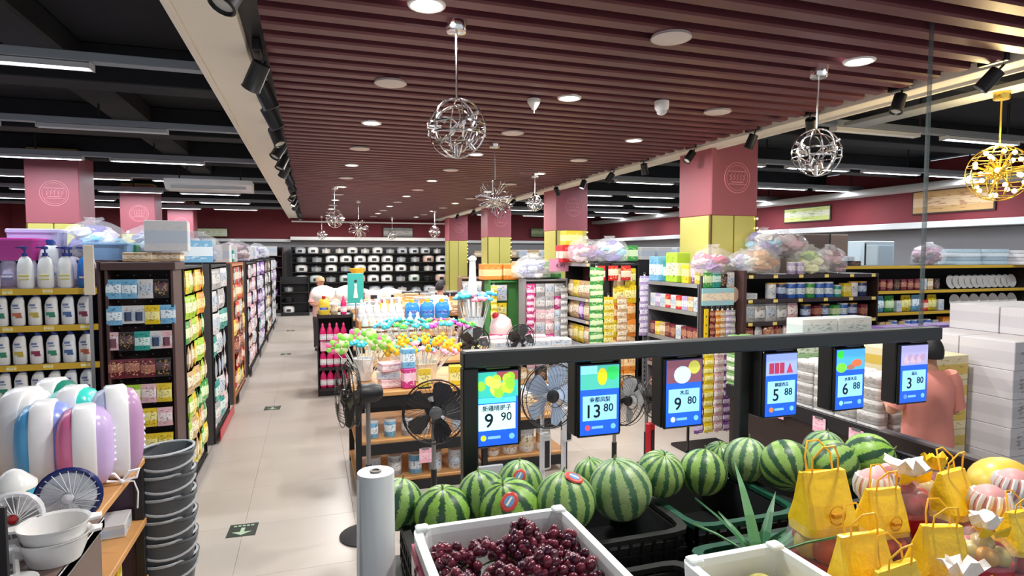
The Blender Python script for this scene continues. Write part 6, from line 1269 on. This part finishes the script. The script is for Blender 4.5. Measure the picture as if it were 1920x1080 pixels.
    g = MB().loft([ell(*q) for q in ((.12, .09, .78), (.155, .108, .84), (.155, .108, .92), (.15, .108, 1.0))])
    for q, s_ in (('a', -1), ('b', 1)): g.tube([lp(p_) for p_ in ((s_*.085, .0, .92), (s_*.09, 0, .76), (s_*.095, -.01, .5), (s_*.095, .01, .28), (s_*.095, .018, .08))], [.07*k, .088*k, .072*k, .062*k, .06*k], 12)
    g.obj('trousers', TM, t, True)
    hx, hy, hz = lp((0, 0, 1.615))
    hm = M(hair, .6, noise=.3, scale=60)
    g = MB(); n = 20; rings = []
    for j in range(9):
        ph = PI*j/8*.62; rr = .098*math.sin(ph)*k+.003; z = hz+.102*math.cos(ph)*k
        rings.append([(hx+rr*.92*math.cos(2*PI*i/n), hy+.012*k+rr*1.05*math.sin(2*PI*i/n), z-(.05*k*(math.sin(2*PI*i/n) > .2)*(j/8))+(.06*k*(math.sin(2*PI*i/n) < -.35)*(j/8))) for i in range(n)])
    MB().loft(rings[::-1]).obj('hair', hm, t, True)
    if cap: MB().loft([[(x, y+hy, z+hz) for x, y, z in se(.2*k*a, .22*k*a, zz*k, 16, 2)] for a, zz in ((1, .0), (1.02, .05), (.8, .1), (.3, .118))]).obj('cap', M(cap, .7), t, True); MB().loft([[(x, y+hy-.12*k, z+hz) for x, y, z in se(.13*k, .11*k, zz*k, 12, 2)] for zz in (.02, .028)]).obj('cap_peak', M(cap, .7), t, True)
    for s_ in (-1, 1):
        MB().ball((hx+s_*.03*k, hy-.082*k, hz-.005*k), .0095*k, 0, 8, 6).obj('eye', M('#f4f0ec', .2), t, True); MB().ball((hx+s_*.03*k, hy-.090*k, hz-.005*k), .004*k, 0, 6, 5).obj('pupil', M('#1a1010', .2), t, True)
        MB().ball((hx+s_*.085*k, hy+.005*k, hz-.01*k), .022*k, 0, 8, 6, sx=.4, sz=1.3).obj('ear', M(SKIN, .55), t, True)
        MB().loft([se(.085*k, .22*k, z*k, 14, 2.4, cx=s_*.1*k, cy=-.05*k) for z in (0, .03, .07)]).obj('shoe', M('#2a2628', .5), t, True)
    MB().loft([[(hx-.012*k, hy-.085*k, hz-.04*k), (hx+.012*k, hy-.085*k, hz-.04*k), (hx, hy-.112*k, hz-.04*k)], [(hx-.005*k, hy-.085*k, hz+.0*k), (hx+.005*k, hy-.085*k, hz), (hx, hy-.09*k, hz)]]).obj('nose', M(SKIN, .55), t, True)
    MB().ball((hx, hy-.083*k, hz-.062*k), .02*k, 0, 8, 5, sy=.3, sz=.25).obj('mouth', M('#a05048', .5), t, True)
    return t
person((3.99, 3.0, 0), PI-.35, 1.50, '#d98a7c', '#3a3438', '#141214', 'shopper in a salmon T-shirt with short black hair, seen from behind the last price screen', 'front', .03, wide=1.08)
p = at(822, 560, Y=10.6); person((p.x, 10.6, 0), .6+PI/2, 1.58, '#ece6e2', '#3a3a44', '#1a1618', 'person in a white top with dark tied hair standing before the cookware', 'front', .1)
p = at(600, 560, Y=13.6); person((p.x, 13.6, 0), .3, 1.55, '#d8a8a0', '#4a4048', '#4a3a30', 'person in a pinkish top and tan cap at the aisle tables', 'front', .05, cap='#c8a880')
